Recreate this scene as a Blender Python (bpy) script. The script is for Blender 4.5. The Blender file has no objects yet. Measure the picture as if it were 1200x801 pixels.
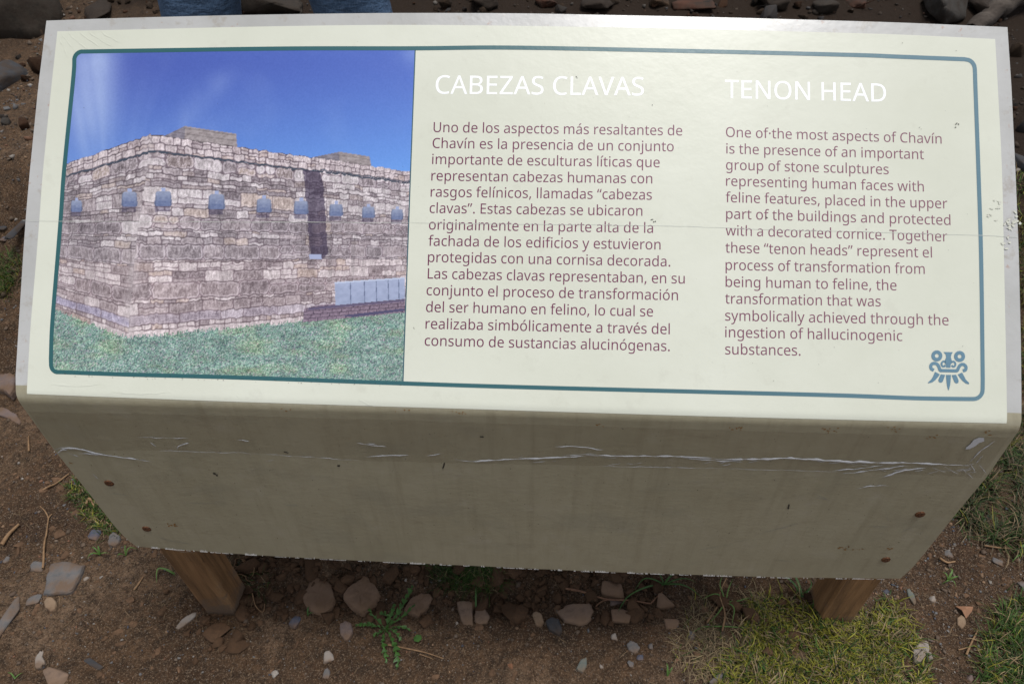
import bpy, bmesh, math, random, json
import numpy as np
from mathutils import Vector, Matrix
R_ = math.radians
S = 1.2                                   # metres per unit of the survey of the sign
# ------------------------------------------------------------------ camera
sc = bpy.context.scene
FP = 799.98                               # focal length in photo pixels (photo 1200 x 801)
PITCH, YAW, ROLL = 8.29370876e-01, 5.49300113e-02, -1.27909162e-02
FOLDZ = 0.816
CAM = Vector((4.20067291e-02*S, -5.42462183e-01*S, 6.10484583e-01*S + FOLDZ))
rot = Matrix.Rotation(YAW, 3, 'Z') @ Matrix.Rotation(PITCH, 3, 'X') @ Matrix.Rotation(ROLL, 3, 'Z')
cd = bpy.data.cameras.new('camera')
cd.sensor_width = 36.0
cd.lens = FP/1200*36.0
cd.clip_start = 0.02
cd.clip_end = 1000
cd.dof.use_dof = True
cd.dof.focus_distance = 1.15
cd.dof.aperture_fstop = 11.0
cam = bpy.data.objects.new('camera', cd)
cam.matrix_world = Matrix.Translation(CAM) @ rot.to_4x4()
sc.collection.objects.link(cam)
sc.camera = cam
# ------------------------------------------------------------------ sky, sun, exposure
SUN_EL, SUN_AZ = R_(79), R_(112)           # azimuth measured from +Y (away from the camera) towards +X
w = bpy.data.worlds.new('World'); sc.world = w; w.use_nodes = True
nt = w.node_tree
bg = nt.nodes['Background']
sky = nt.nodes.new('ShaderNodeTexSky'); sky.sky_type = 'NISHITA'; sky.sun_disc = False
sky.sun_elevation = SUN_EL; sky.sun_rotation = SUN_AZ
sky.air_density = 1.0; sky.dust_density = 4.0; sky.ozone_density = 0.6; sky.altitude = 3100
# overcast: the clouds take most of the blue out of the sky
hsv = nt.nodes.new('ShaderNodeHueSaturation'); hsv.inputs['Saturation'].default_value = 0.25
nt.links.new(sky.outputs[0], hsv.inputs['Color'])
nt.links.new(hsv.outputs[0], bg.inputs[0]); bg.inputs[1].default_value = 0.088
sd = bpy.data.lights.new('sun', 'SUN'); sd.energy = 1.9; sd.angle = R_(22); sd.color = (1.0, .975, .94)
sun = bpy.data.objects.new('sun', sd)
dirv = Vector((math.sin(SUN_AZ)*math.cos(SUN_EL), math.cos(SUN_AZ)*math.cos(SUN_EL), math.sin(SUN_EL)))
sun.rotation_euler = dirv.to_track_quat('Z', 'Y').to_euler()
sc.collection.objects.link(sun)
sc.view_settings.view_transform = 'Standard'
sc.view_settings.look = 'None'
sc.view_settings.gamma = 1
sc.view_settings.exposure = 0.65

# ------------------------------------------------------------------ helpers
C = sc.collection
rng = np.random.default_rng(7)
def lin(c):
    a = np.asarray(c, float)/255.0
    return np.where(a <= .04045, a/12.92, ((a+.055)/1.055)**2.4)
def link(name, me, mat=None, parent=None):
    o = bpy.data.objects.new(name, me)
    if mat: me.materials.append(mat)
    C.objects.link(o)
    if parent: o.parent = parent
    return o
def tag(o, label=None, cat=None, group=None, kind=None):
    if label: o['label'] = label
    if cat: o['category'] = cat
    if group: o['group'] = group
    if kind: o['kind'] = kind
    return o
def empty(name, loc=(0, 0, 0)):
    o = bpy.data.objects.new(name, None); o.empty_display_size = .05; o.location = loc; C.objects.link(o); return o
def mesh(name, verts, faces, smooth=False, cols=None):
    me = bpy.data.meshes.new(name)
    V = np.asarray(verts, np.float32).reshape(-1, 3)
    if isinstance(faces, np.ndarray):
        n = faces.shape[1]
        me.vertices.add(len(V)); me.vertices.foreach_set('co', V.ravel())
        me.loops.add(faces.size); me.loops.foreach_set('vertex_index', faces.ravel().astype(np.int32))
        me.polygons.add(len(faces))
        me.polygons.foreach_set('loop_start', np.arange(0, faces.size, n, dtype=np.int32))
        me.polygons.foreach_set('loop_total', np.full(len(faces), n, np.int32))
        me.update(calc_edges=True); me.validate()
    else:
        me.from_pydata([tuple(v) for v in V], [], [list(f) for f in faces])
        me.update()
    if smooth: me.polygons.foreach_set('use_smooth', np.ones(len(me.polygons), bool))
    if cols is not None:
        a = me.color_attributes.new('col', 'FLOAT_COLOR', 'POINT')
        c = np.ones((len(V), 4), np.float32); c[:, :3] = cols
        a.data.foreach_set('color', c.ravel())
    return me
def grid_faces(nr, nc):
    i = np.arange(nr-1)[:, None]*nc + np.arange(nc-1)[None, :]
    return np.stack([i, i+1, i+nc+1, i+nc], -1).reshape(-1, 4)
def _hash(ix, iy, s):
    h = (ix.astype(np.int64)*374761393 + iy.astype(np.int64)*668265263 + s*974634777) & 0xffffffff
    h = ((h ^ (h >> 13))*1274126177) & 0xffffffff
    h = (h ^ (h >> 16)) & 0xffffff
    return h/float(0xffffff)
def vnoise(x, y, s=0):
    x = np.asarray(x, float); y = np.asarray(y, float)
    x0 = np.floor(x); y0 = np.floor(y); fx = x-x0; fy = y-y0
    fx = fx*fx*(3-2*fx); fy = fy*fy*(3-2*fy)
    a = _hash(x0, y0, s); b = _hash(x0+1, y0, s); c = _hash(x0, y0+1, s); d = _hash(x0+1, y0+1, s)
    return (a*(1-fx)+b*fx)*(1-fy)+(c*(1-fx)+d*fx)*fy
def fbm(x, y, s=0, o=4):
    r = 0; a = .5; t = 0
    for k in range(o):
        r = r+a*vnoise(x*2**k+17.3*k, y*2**k-9.1*k, s+k); t += a; a *= .5
    return r/t
def sstep(x, a, b):
    t = np.clip((np.asarray(x, float)-a)/(b-a), 0, 1); return t*t*(3-2*t)
# ------------------------------------------------------------------ survey: a photo pixel as a ray, met with the planes of the sign or with the ground
RM = np.array(rot); CA = np.array(CAM)
def rays(px, py):
    px = np.asarray(px, float); py = np.asarray(py, float)
    d = np.stack([(px-600)/FP, -(py-400.5)/FP, -np.ones_like(px)], -1)
    return d @ RM.T
TILT = 7.53260196e-01; WHALF = .72
def proj(P):
    c = (np.asarray(P)-CA) @ RM
    return np.stack([600+FP*c[..., 0]/-c[..., 2], 400.5-FP*c[..., 1]/-c[..., 2]], -1)
_a = proj(np.array([-WHALF, 0, FOLDZ])); _b = proj(np.array([WHALF, 0, FOLDZ]))
def fold_y(x): return _a[1]+(_b[1]-_a[1])*(np.asarray(x, float)-_a[0])/(_b[0]-_a[0])
FR = .028                                   # radius of the bend
PHI = math.pi/2-TILT
FT = FR*math.tan(PHI/2)
def surf(px, py, off=0.0):
    """points of the bent sheet seen at photo pixels, raised by off along the normal"""
    px = np.asarray(px, float); py = np.asarray(py, float)
    px, py = np.broadcast_arrays(px, py)
    d = rays(px, py)
    ct, st = math.cos(TILT), math.sin(TILT)
    nT = np.array([0, -st, ct]); nF = np.array([0, -1.0, 0])
    P0 = np.array([0, 0, FOLDZ])
    tT = ((P0-CA)@nT)/(d@nT); tF = ((P0-CA)@nF)/(d@nF)
    PT = CA+d*tT[..., None]; PF = CA+d*tF[..., None]
    sT = (PT[..., 1]*ct+(PT[..., 2]-FOLDZ)*st)      # distance up the top face
    sF = -(PF[..., 2]-FOLDZ)                        # distance down the front
    top = py < fold_y(px)
    s = np.where(top, sT, -sF); x = np.where(top, PT[..., 0], PF[..., 0])
    # arc-length profile with a rounded bend
    ang = np.clip((FT-s)/(2*FT), 0, 1)*PHI
    # centre of the bend
    cy, cz = FT*ct+FR*st, FOLDZ+FT*st-FR*ct
    ny = -np.sin(TILT+ang); nz = np.cos(TILT+ang)
    ay = cy+FR*ny; az = cz+FR*nz
    y = np.where(s > FT, s*ct, np.where(s < -FT, 0.0, ay)); z = np.where(s > FT, FOLDZ+s*st, np.where(s < -FT, FOLDZ+s, az))
    return np.stack([x, y+off*ny, z+off*nz], -1)
# ------------------------------------------------------------------ the lie of the ground
def ground_h(x, y):
    x = np.asarray(x, float); y = np.asarray(y, float)
    b = .058*sstep(x, -.1, .62)*(1-sstep(y, .5, 1.2))
    bank = .46*sstep(y+.12*(fbm(x*1.3, y*1.3, 5)-.5)*2, .62, 1.5)+.5*sstep(y, 2.2, 5)
    n = .05*(fbm(x*1.4+3, y*1.4, 11)-.5)+.030*(fbm(x*7, y*7, 21)-.5)+.014*(fbm(x*26, y*26, 31, 3)-.5)
    # a broken ledge of clods under and behind the sign
    led = sstep(y, .10, .20)*(1-sstep(y, .5, .7))*sstep(x, -.62, -.5)*(1-sstep(x, .45, .6))
    n = n+led*(.030*fbm(x*9, y*9, 41)+.022*(fbm(x*24, y*24, 51)-.5))
    # the hollow trodden beside the left post
    n = n-.012*np.exp(-((x+.95)**2+(y-.05)**2)/.05)
    near = np.exp(-(np.maximum(0, np.abs(x)-8)**2+np.maximum(0, np.abs(y)-8)**2)/40)
    return b+bank+n*near
def gpt(px, py):
    d = rays(px, py); t = np.full(np.shape(np.asarray(px, float)), (0-CA[2])/1.0)/d[..., 2]
    lo = t*0.2; hi = t*1.5
    for _ in range(40):
        m = (lo+hi)/2; P = CA+d*m[..., None]
        above = P[..., 2] > ground_h(P[..., 0], P[..., 1])
        lo = np.where(above, m, lo); hi = np.where(above, hi, m)
    return CA+d*((lo+hi)/2)[..., None]
# ------------------------------------------------------------------ materials
def M(name, rough=.8, color=(.5, .5, .5), spec=.5):
    m = bpy.data.materials.new(name); m.use_nodes = True
    b = m.node_tree.nodes['Principled BSDF']
    b.inputs['Base Color'].default_value = (*color, 1); b.inputs['Roughness'].default_value = rough
    b.inputs['Specular IOR Level'].default_value = spec
    return m, m.node_tree, b
def N(nt, t, **k):
    n = nt.nodes.new(t)
    for a, v in k.items():
        if a in n.inputs: n.inputs[a].default_value = v
        else: setattr(n, a, v)
    return n
def noise(nt, scale, detail=4, rough=.55, coord='Object', vscale=None):
    tc = N(nt, 'ShaderNodeTexCoord'); n = N(nt, 'ShaderNodeTexNoise')
    n.inputs['Scale'].default_value = scale; n.inputs['Detail'].default_value = detail; n.inputs['Roughness'].default_value = rough
    if vscale:
        mp = N(nt, 'ShaderNodeMapping'); mp.inputs['Scale'].default_value = vscale
        nt.links.new(tc.outputs[coord], mp.inputs[0]); nt.links.new(mp.outputs[0], n.inputs['Vector'])
    else: nt.links.new(tc.outputs[coord], n.inputs['Vector'])
    return n.outputs['Fac']
def ramp(nt, fac, stops):
    r = N(nt, 'ShaderNodeValToRGB'); e = r.color_ramp.elements
    while len(e) < len(stops): e.new(.5)
    for i, (p, c) in enumerate(stops):
        e[i].position = p; e[i].color = (*c, 1) if len(c) == 3 else c
    nt.links.new(fac, r.inputs[0]); return r.outputs[0]
def mix(nt, fac, a, b, mode='MIX'):
    m = N(nt, 'ShaderNodeMix', data_type='RGBA', blend_type=mode)
    for s, v in ((0, fac), (6, a), (7, b)):
        if hasattr(v, 'links'): nt.links.new(v, m.inputs[s])
        elif s == 0: m.inputs[0].default_value = v
        else: m.inputs[s].default_value = (*v, 1)
    return m.outputs[2]
def bump(nt, b, h, strength=.3, dist=.002, prev=None):
    n = N(nt, 'ShaderNodeBump'); n.inputs['Strength'].default_value = strength; n.inputs['Distance'].default_value = dist
    nt.links.new(h, n.inputs['Height'])
    if prev: nt.links.new(prev, n.inputs['Normal'])
    nt.links.new(n.outputs[0], b.inputs['Normal']); return n.outputs[0]
def attr(nt):
    a = N(nt, 'ShaderNodeAttribute'); a.attribute_name = 'col'; return a.outputs['Color']
G1 = (0, 0, 0); G2 = (1, 1, 1)
# painted sheet, olive grey, with rust freckles and scuffs
m_sheet, t_, b_ = M('olive_grey_painted_sheet', .42)
c = ramp(t_, noise(t_, 5, 5), [(.3, (.295, .268, .182)), (.7, (.345, .315, .222))])
c = mix(t_, ramp(t_, noise(t_, 60, 3, .6, vscale=(1, 1, .35)), [(.45, G1), (.8, (.35,)*3)]), c, (.24, .205, .135))
c = mix(t_, ramp(t_, noise(t_, 6.5, 5, .65, vscale=(1, 1, 1.6)), [(.54, G1), (.66, (.25,)*3)]), c, (.19, .185, .145))
c = mix(t_, ramp(t_, noise(t_, 28, 6, .75, vscale=(.5, 1, 1.5)), [(.60, G1), (.74, (.5,)*3)]), c, (.20, .17, .11))
c = mix(t_, ramp(t_, noise(t_, 16, 5, .7, vscale=(2.6, 1, .14)), [(.50, G1), (.72, (.45,)*3)]), c, (.20, .175, .115))   # rain runs
c = mix(t_, ramp(t_, noise(t_, 20, 6, .75), [(.56, G1), (.74, (.5,)*3)]), c, (.36, .33, .26))      # dried dust
c = mix(t_, ramp(t_, noise(t_, 95, 4, .7), [(.70, G1), (.74, (.9,)*3)]), c, (.10, .065, .035))
c = mix(t_, ramp(t_, noise(t_, 33, 5, .7), [(.69, G1), (.75, (.6,)*3)]), c, (.36, .17, .05))
t_.links.new(c, b_.inputs['Base Color'])
p = bump(t_, b_, noise(t_, 14, 3), .25, .004); bump(t_, b_, noise(t_, 160, 3, vscale=(.4, 1, 1)), .3, .0012, p)
b_.inputs['Coat Weight'].default_value = .7; b_.inputs['Coat Roughness'].default_value = .28
# same sheet under the clear film on the top face: paler
m_rim, t_, b_ = M('grey_primed_rim_under_film', .35)
c = ramp(t_, noise(t_, 9, 5), [(.3, (.40, .40, .385)), (.7, (.50, .50, .495))])
c = mix(t_, ramp(t_, noise(t_, 40, 6, .7), [(.56, G1), (.68, (.75,)*3)]), c, (.36, .33, .29))
c = mix(t_, ramp(t_, noise(t_, 70, 5, .7), [(.64, G1), (.7, (.8,)*3)]), c, (.40, .27, .22))
t_.links.new(c, b_.inputs['Base Color'])
p = bump(t_, b_, noise(t_, 18, 4), .25, .003); bump(t_, b_, noise(t_, 110, 4), .3, .0012, p)
b_.inputs['Coat Weight'].default_value = .6; b_.inputs['Coat Roughness'].default_value = .16
def film(b, t, s=1.0):
    b.inputs['Coat Weight'].default_value = .42; b.inputs['Coat Roughness'].default_value = .27; b.inputs['Specular IOR Level'].default_value = .2
    p = bump(t, b, noise(t, 7, 3, vscale=(.6, 1, 1)), .10*s, .006)
    p = bump(t, b, noise(t, 42, 4, .6), .16*s, .0016, p); p = bump(t, b, noise(t, 150, 3), .12*s, .0008, p)
    cn = b.inputs['Coat Normal']; t.links.new(p, cn)
m_cream, t_, b_ = M('cream_vinyl_print', .4)
c = ramp(t_, noise(t_, 2.2, 6, .62), [(.34, (.60, .615, .52)), (.66, (.685, .70, .61))])
c = mix(t_, ramp(t_, noise(t_, 26, 5, .7), [(.58, G1), (.76, (.4,)*3)]), c, (.52, .52, .44))
t_.links.new(c, b_.inputs['Base Color']); film(b_, t_)
def ink(name, col, rough=.4, var=.12):
    m, t, b = M(name, rough)
    c2 = tuple(min(1, v*(1+var)+.01) for v in col)
    t.links.new(ramp(t, noise(t, 25, 5, .7), [(.35, col), (.7, c2)]), b.inputs['Base Color']); film(b, t); return m
m_white = ink('white_ink', (.93, .95, .97), var=.0)
m_text = ink('maroon_ink', (.125, .040, .075))
m_teal = ink('teal_ink', (.030, .105, .125))
m_blue = ink('pale_blue_ink', (.105, .20, .27))
m_line = ink('thin_dark_teal_ink', (.03, .09, .12))
m_pic, t_, b_ = M('printed_picture_ink', .4); t_.links.new(attr(t_), b_.inputs['Base Color']); film(b_, t_)
# ------------------------------------------------------------------ the flat print: a picture of a stone temple, worked out point by point
def inpoly(X, Y, P):
    r = np.zeros(X.shape, bool); n = len(P)
    for i in range(n):
        x1, y1 = P[i]; x2, y2 = P[(i+1) % n]
        if y1 == y2: continue
        c = ((y1 > Y) != (y2 > Y)) & (X < (x2-x1)*(Y-y1)/(y2-y1)+x1)
        r ^= c
    return r
ROWS = [157.5, 167, 176, 178, 194, 203, 209, 218, 237, 242, 253, 269, 272, 278, 287, 306, 309, 320, 334, 354, 358, 371, 383, 389, 399]
KIND = ['p', 'p', 'line', 'carve', 'b', 't', 't', 'pale', 't', 'b', 'big', 't', 't', 'b', 'big', 't', 'pale', 'pale', 'big', 't', 'b', 'slab', 'peb', 'base']
def paint(X, Y):
    col = np.zeros(X.shape+(3,))
    def put(m, c): col[m] = np.broadcast_to(np.asarray(c, float), X.shape+(3,))[m] if np.ndim(c) > 1 else c
    # sky
    g = np.clip((Y-75)/140, 0, 1); hx = (X-85)/400
    top = np.array([76, 94, 178.]); bot = np.array([106, 150, 222.])
    s = top+(bot-top)*(g[..., None]**1.2)+np.array([6, 18, 22])*hx[..., None]
    st = fbm((X-.22*(Y-60))*.034+1.3, Y*.009, 3, 3); st2 = fbm(X*.02, Y*.02, 8, 3)
    cl = np.clip((st-.45)*2.2, 0, 1)*np.exp(-((X-122+.25*(Y-60))/60)**2)*.75+np.clip(st2-.5, 0, 1)*.9+np.exp(-((X-108)/28)**2-((Y-72)/14)**2)*.5
    an = np.arctan2(275-Y, X-128); rd_ = np.hypot(275-Y, X-128); sk = fbm(an*7.5+2, rd_*.007, 61, 2)
    cl = cl*.35+np.clip((sk-.40)*2.6, 0, 1)*np.exp(-((X-118)/44)**2)*.27+np.clip((sk-.48)*2, 0, 1)*np.exp(-((X-215)/60)**2-((Y-110)/50)**2)*.2+np.exp(-((X-110)/30)**2)*np.exp(-((Y-105)/75)**2)*.75
    cl += np.exp(-((X-486)/16)**2-((Y-62)/14)**2)*.35
    cl += .35*np.exp(-((X-(205+.9*(150-Y)))/22)**2)*np.clip(fbm(X*.05, Y*.02, 12), 0, 1)*sstep(Y, 70, 100)
    s = s+(np.array([190, 208, 244])-s)*np.clip(cl*.8, 0, .8)[..., None]
    s += (fbm(X*.8, Y*.8, 2, 2)[..., None]-.5)*9
    col[:] = s
    # grass
    hf = _hash(np.floor(X*1.25+.35*Y), np.floor(Y*1.05), 77); hf2 = vnoise(X*.9, Y*1.1, 5)
    m_ = .55*hf+.45*hf2
    gr = np.array([78, 116, 112])+(np.array([196, 230, 212])-np.array([78, 116, 112]))*np.clip((m_-.12)*1.5, 0, 1)[..., None]**1.3
    gr += np.array([16, -4, 10])*((_hash(np.floor(X*1.1), np.floor(Y*1.3), 9) > .86)[..., None])*2
    gr = gr*(.80+.24*fbm(X*.05, Y*.11, 6, 4)[..., None])+(np.array([14, 12, -6])*np.clip(fbm(X*.03, Y*.09, 16, 3)-.5, 0, 1)[..., None]*3)
    gr -= (np.array([10, 26, 22])*.5*(vnoise(X*.5, Y*.6, 51) > .62)[..., None])
    col = np.where((Y > 330)[..., None], gr, col)
    cx = np.interp(Y, [157, 218, 260, 300, 335, 370, 400], [177, 170, 163, 158, 155, 152, 150])
    right = X >= cx
    topR = 157.5+.1445*(X-177)+1.1*(vnoise(X*.25, X*0, 3)-.5)*2; botR = 398.7-.0985*(X-149)+.9*(vnoise(X*.3, X*0, 6)-.5)*2
    topL = 157.5+.35*(177-X)+1.0*(vnoise(X*.25, X*0, 4)-.5)*2; botL = 398.7-.40*(149.4-X)+0*X
    # roof blocks behind the parapet
    for P, xe in (([(191.7, 160), (216.7, 148), (277, 157), (278.3, 174), (208, 168)], 216.7), ([(366.7, 184.5), (398, 178), (433, 183.5), (435.8, 197), (380, 192)], 398)):
        m = inpoly(X, Y, P); c = np.where((X < xe)[..., None], [134, 128, 140], [160, 150, 152]).astype(float)
        c = c+(fbm(X*.35, Y*.5, 15)[..., None]-.5)*70
        ed = (np.abs((Y-.14*X) % 6.5-3) < .6); c = np.where(ed[..., None], c*.86, c)
        col = np.where(m[..., None], c, col)
    top = np.where(right, topR, topL); bot = np.where(right, botR, botL); h = bot-top
    v = (Y-top)/h
    hR = 241-.243*(X-177); hL = 241-.75*(177-X)
    u = np.where(right, (241**2/.243)*(1/np.maximum(hR, 40)-1/241), -(241**2/.75)*(1/np.maximum(hL, 40)-1/241)-7)
    u = u+np.where(right, 0, 3)
    wall = (v > 0) & (v < 1-.016*fbm(X*.45, Y*.1, 23, 3)-.012*(_hash(np.floor(X), 0*Y, 9) > .6))
    wob = (fbm(u*.045, v*7, 19, 3)-.5)*2
    vy = 157.5+v*241+wob*1.9*(v > .09)*(v < .95)+(fbm(u*.16, v*30, 29, 2)-.5)*2.0
    protr = (X > 375) & (vy < 330); vy2 = vy+np.where(protr, 2.5, 0)
    ri = np.clip(np.searchsorted(ROWS, vy2)-1, 0, len(ROWS)-2)
    R0 = np.array(ROWS)[ri]; R1 = np.array(ROWS)[ri+1]; rh = R1-R0
    c = np.zeros(X.shape+(3,)); rr = np.random.default_rng(5)
    for i, k in enumerate(KIND):
        m = (ri == i) & wall
        if not m.any(): continue
        hgt = ROWS[i+1]-ROWS[i]
        asp = {'p': (1.0, 2.0), 'line': (40, 60), 'carve': (1.2, 2.6), 'b': (1.4, 3.6), 't': (1.8, 5.5), 'pale': (1.3, 3.2), 'big': (1.4, 3.0), 'slab': (2.6, 5), 'peb': (1.0, 2.6), 'base': (3, 6)}[k]
        e = [-420.]
        while e[-1] < 700: e.append(e[-1]+max(4.5, hgt*rr.uniform(*asp)))
        e = np.array(e); um = u[m]+(fbm(u[m]*.1, vy[m]*.35, 40+i, 2)-.5)*2.6; j = np.clip(np.searchsorted(e, um)-1, 0, len(e)-2)
        du = np.minimum(um-e[j], e[j+1]-um); dv = np.minimum(vy2[m]-ROWS[i], ROWS[i+1]-vy2[m])
        if hgt > 8.5 and k not in ('slab', 'base'):      # some blocks are really two thin stones, split at uneven heights
            Hs = rr.random((len(e), 3))[j]; ys = ROWS[i]+hgt*(.3+.4*Hs[:, 1]); spl = Hs[:, 0] < (.5 if k != 'big' else .22)
            dv = np.where(spl, np.minimum(dv, np.abs(vy2[m]-ys)), dv); up_ = spl & (vy2[m] < ys)
            xs_ = e[j]+(e[j+1]-e[j])*(.3+.4*Hs[:, 2]); du = np.where(up_ & (e[j+1]-e[j] > 14), np.minimum(du, np.abs(um-xs_)), du)
        else: up_ = np.zeros(um.shape, bool)
        rad = min(hgt*.42, 5.5) if k in ('big', 'carve') else min(hgt*.28, 2.2)
        a = np.maximum(rad-du, 0); b = np.maximum(rad-dv, 0); de = rad-np.hypot(a, b)
        de = np.where((du > rad) | (dv > rad), np.minimum(du, dv), de)
        H = rr.random((len(e), 4)); H2 = rr.random((len(e), 4)); H = np.where(up_[:, None], H2[j], H[j])
        base = np.array([146, 135, 141.])+(H[:, :1]-.5)*np.array([[30, 27, 26]])
        light = np.array([210, 202, 206.]); warm = np.array([196, 176, 164.]); dark = np.array([112, 102, 110.])
        pl = {'pale': .62, 'p': .75, 'slab': .75, 'carve': .35, 'b': .26, 't': .30, 'big': .10, 'peb': .3, 'base': .9, 'line': 0}[k]
        base = np.where(H[:, 1:2] < pl, base*.25+light*.75, base); base = np.where(H[:, 1:2] > .88, base*.4+warm*.6, base)
        base = np.where((H[:, 2:3] > .72) & (H[:, 1:2] >= pl), base*.5+dark*.5, base)
        if k == 'p': base = base*.6+np.array([204, 184, 188])*.4
        if k == 'slab': base = np.where(right[m][:, None], base, np.array([160, 158, 186])) *.6+np.array([158, 152, 178])*.4
        if k == 'line': base = np.full_like(base, 0)+np.array([92, 104, 122])
        tex = fbm(u[m]*.55, vy[m]*.22, 60, 3)-.5; tex2 = fbm(u[m]*.9, vy[m]*.9, 66, 3)-.5; blot = fbm(u[m]*.13, vy[m]*.16, 70, 3)-.5
        fl = _hash(np.floor(u[m]*1.4), np.floor(vy[m]*1.4), 33)-.5
        cc = base+tex[:, None]*88+tex2[:, None]*84+blot[:, None]*62+fl[:, None]*20
        lum = np.clip((de-.05)/(.7+.5*(fbm(u[m]*.12, vy[m]*.12, 88, 2) > .5)), 0, 1)[:, None]
        rim = np.exp(-((de-1.7)/.8)**2)*(fbm(u[m]*.3, vy[m]*.3, 80, 2) > .36)*(.95 if k in ('big', 'carve') else .5)
        cc = cc+(np.array([226, 214, 224])-cc)*rim[:, None]*.62
        if k in ('big', 'carve'):                    # pale stone margins round the large blocks
            out = np.exp(-(np.maximum(de+.2, 0)/1.1)**2); cc = cc+(np.array([196, 182, 192])-cc)*out[:, None]*.4
        gap = np.array([84, 70, 80.])+(16 if k in ('big', 'carve', 'pale') else 0)
        cc = gap+(cc-gap)*(lum*.8+.2)
        if k == 'big' : cc = np.where((de < -.6)[:, None], np.array([176, 160, 168.])+tex2[:, None]*50, cc)
        cc = np.where(((vy2[m]-ROWS[i]) < .9)[:, None] & (H[:, 3:4] > .35), cc*.7, cc)
        if k == 'carve':
            ring = (tex > .0) & (np.abs(((np.hypot((um-(e[j]+e[j+1])/2)*.8, vy2[m]-(ROWS[i]+ROWS[i+1])/2)+9*tex2+6*blot) % 7)-3.5) < .9)
            cc = np.where((ring & (H[:, 0] > .45))[:, None], cc+(np.array([222, 208, 218])-cc)*.55, cc)
        c[m] = cc
    # the left face is a little duller and pinker below, the whole print is slightly veiled
    c = np.where(right[..., None], c, c*.955)
    c += ((v > .62)[..., None])*np.array([3, -1, -3])
    c += (14*np.exp(-((X-165)/48)**2)*sstep(v, .1, .3)+6)[..., None]*np.array([1, .95, .85])
    # stains running down
    stn = np.clip(fbm(u*.09, v*1.6, 91, 3)-.5, 0, 1)*np.clip(1.2-np.abs(v-.45)*2, 0, 1)
    c = c*(1-.75*stn[..., None]*.7)
    # corner quoins
    bq = np.exp(-((X-cx)/7)**2)*(fbm(X*.09, vy*.13, 44, 2) > .42); c = c+(np.array([206, 196, 198])-c)*(bq*.38)[..., None]
    q = np.abs(X-cx) < .7
    c = np.where(q[..., None], c*.93+8, c)
    hz = np.clip((v-.1)*.16, 0, .12)[..., None]; c = c*1.03+(np.array([178, 168, 176])-c)*(.03+hz)
    # ledge line of the cornice drip
    col = np.where(wall[..., None], c, col)
    ln = (vy > 176) & (vy < 178.2) & wall; col = np.where(ln[..., None] & (fbm(X*.2, Y*.1, 8) > .4)[..., None], [66, 76, 92], col)
    # dark recess
    P = [(355.5, 199.5), (375, 200.5), (379, 218), (384.5, 297), (379, 303), (364, 300), (359.5, 250)]
    m = inpoly(X, Y, P); L = X < np.interp(Y, [199, 300], [375, 383])
    m = inpoly(X+1.6*(vnoise(Y*.35, X*0, 5)-.5), Y, P); col = np.where(m[..., None], col*.42+np.array([26, 20, 36])+(fbm(X*.4, Y*.6, 3)[..., None]-.5)*22, col)
    m = inpoly(X, Y, [(362, 298), (377, 298), (377, 303.5), (363, 303.5)]); col = np.where(m[..., None], [170, 178, 212], col)
    # lower ledges at the right and the row of pale panels
    m = inpoly(X, Y, [(356, 362), (372, 357.5), (474.5, 349.5), (474.5, 366), (355, 377.5)])
    k2 = ((Y+.085*X) % 4.2 < .9) | ((X+3*np.floor((Y+.085*X)/4.2)) % 11 < .9)
    c2 = np.where(k2[..., None], [88, 74, 92], [140, 122, 140])+(fbm(X*.5, Y*.8, 4)[..., None]-.5)*60
    col = np.where(m[..., None], c2, col)
    m = inpoly(X, Y, [(361, 361), (392, 357.5), (474, 351), (474, 353.2), (392, 360.5), (362, 363.4)]); col = np.where(m[..., None], [102, 92, 120], col)
    m = inpoly(X, Y, [(400, 369.6), (474, 361.2), (474, 364.2), (414, 371.4)]); col = np.where(m[..., None], [84, 80, 112], col)
    m = inpoly(X, Y, [(392.3, 330.5), (474.5, 325), (474.5, 350.2), (393.2, 357.6)])
    c2 = np.array([170, 180, 210.])+(fbm(X*.2, Y*.3, 14)[..., None]-.5)*26-((Y-325)/30)[..., None]*8
    for xd in (410.7, 427, 441, 455, 467.3): c2 = np.where((np.abs(X-xd-.02*(Y-330)) < .55)[..., None], [112, 122, 152], c2)
    c2 = np.where((Y < np.interp(X, [392, 474], [332.3, 326.6]))[..., None], [196, 206, 230], c2)
    col = np.where(m[..., None], c2, col)
    # tenon heads
    for hx, hy, ww, hh in ((90, 242, 13, 13), (152, 234, 18, 17), (191.5, 233.5, 19.5, 17.5), (254, 237, 19, 17.5), (309.5, 241.5, 17.5, 16), (353, 243.5, 16.5, 15.5), (394, 246.5, 16, 14), (432, 249, 15, 13), (465.5, 251.5, 14, 12.5)):
        dx = (X-hx)/(ww/2); dy = (Y-hy)/(hh/2)
        sh = (np.abs((X-hx+1)/(ww/2)) < .9) & (Y > hy+hh*.35) & (Y < hy+hh*.85); col = np.where(sh[..., None], col*.66+np.array([14, 12, 24]), col)
        r = (np.abs(dx*(1-.08*dy))**7+np.abs(dy+.05)**8) < 1
        kb = (np.abs(X-hx-.2) < ww*.13) & (Y < hy-hh*.35) & (Y > hy-hh*.78)
        hc = np.array([128, 139, 172.])-dy[..., None]*np.array([22, 20, 14])+((fbm(X*.5, Y*.7, 5)[..., None]-.5)*34)
        hc = hc-np.array([14, 13, 10])*np.exp(-((dy-.35)/.13)**2)[..., None]*(np.abs(dx) < .6)[..., None]
        for ex in (-.38, .38): hc = hc-np.array([13, 12, 10])*np.exp(-(((dx-ex)/.17)**2+((dy+.12)/.15)**2))[..., None]
        hc = hc+np.array([10, 9, 6])*np.exp(-((dx/.16)**2+((dy-.05)/.22)**2))[..., None]
        hc = np.where((np.abs(dx) > .82)[..., None], hc*.88, hc)
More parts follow.
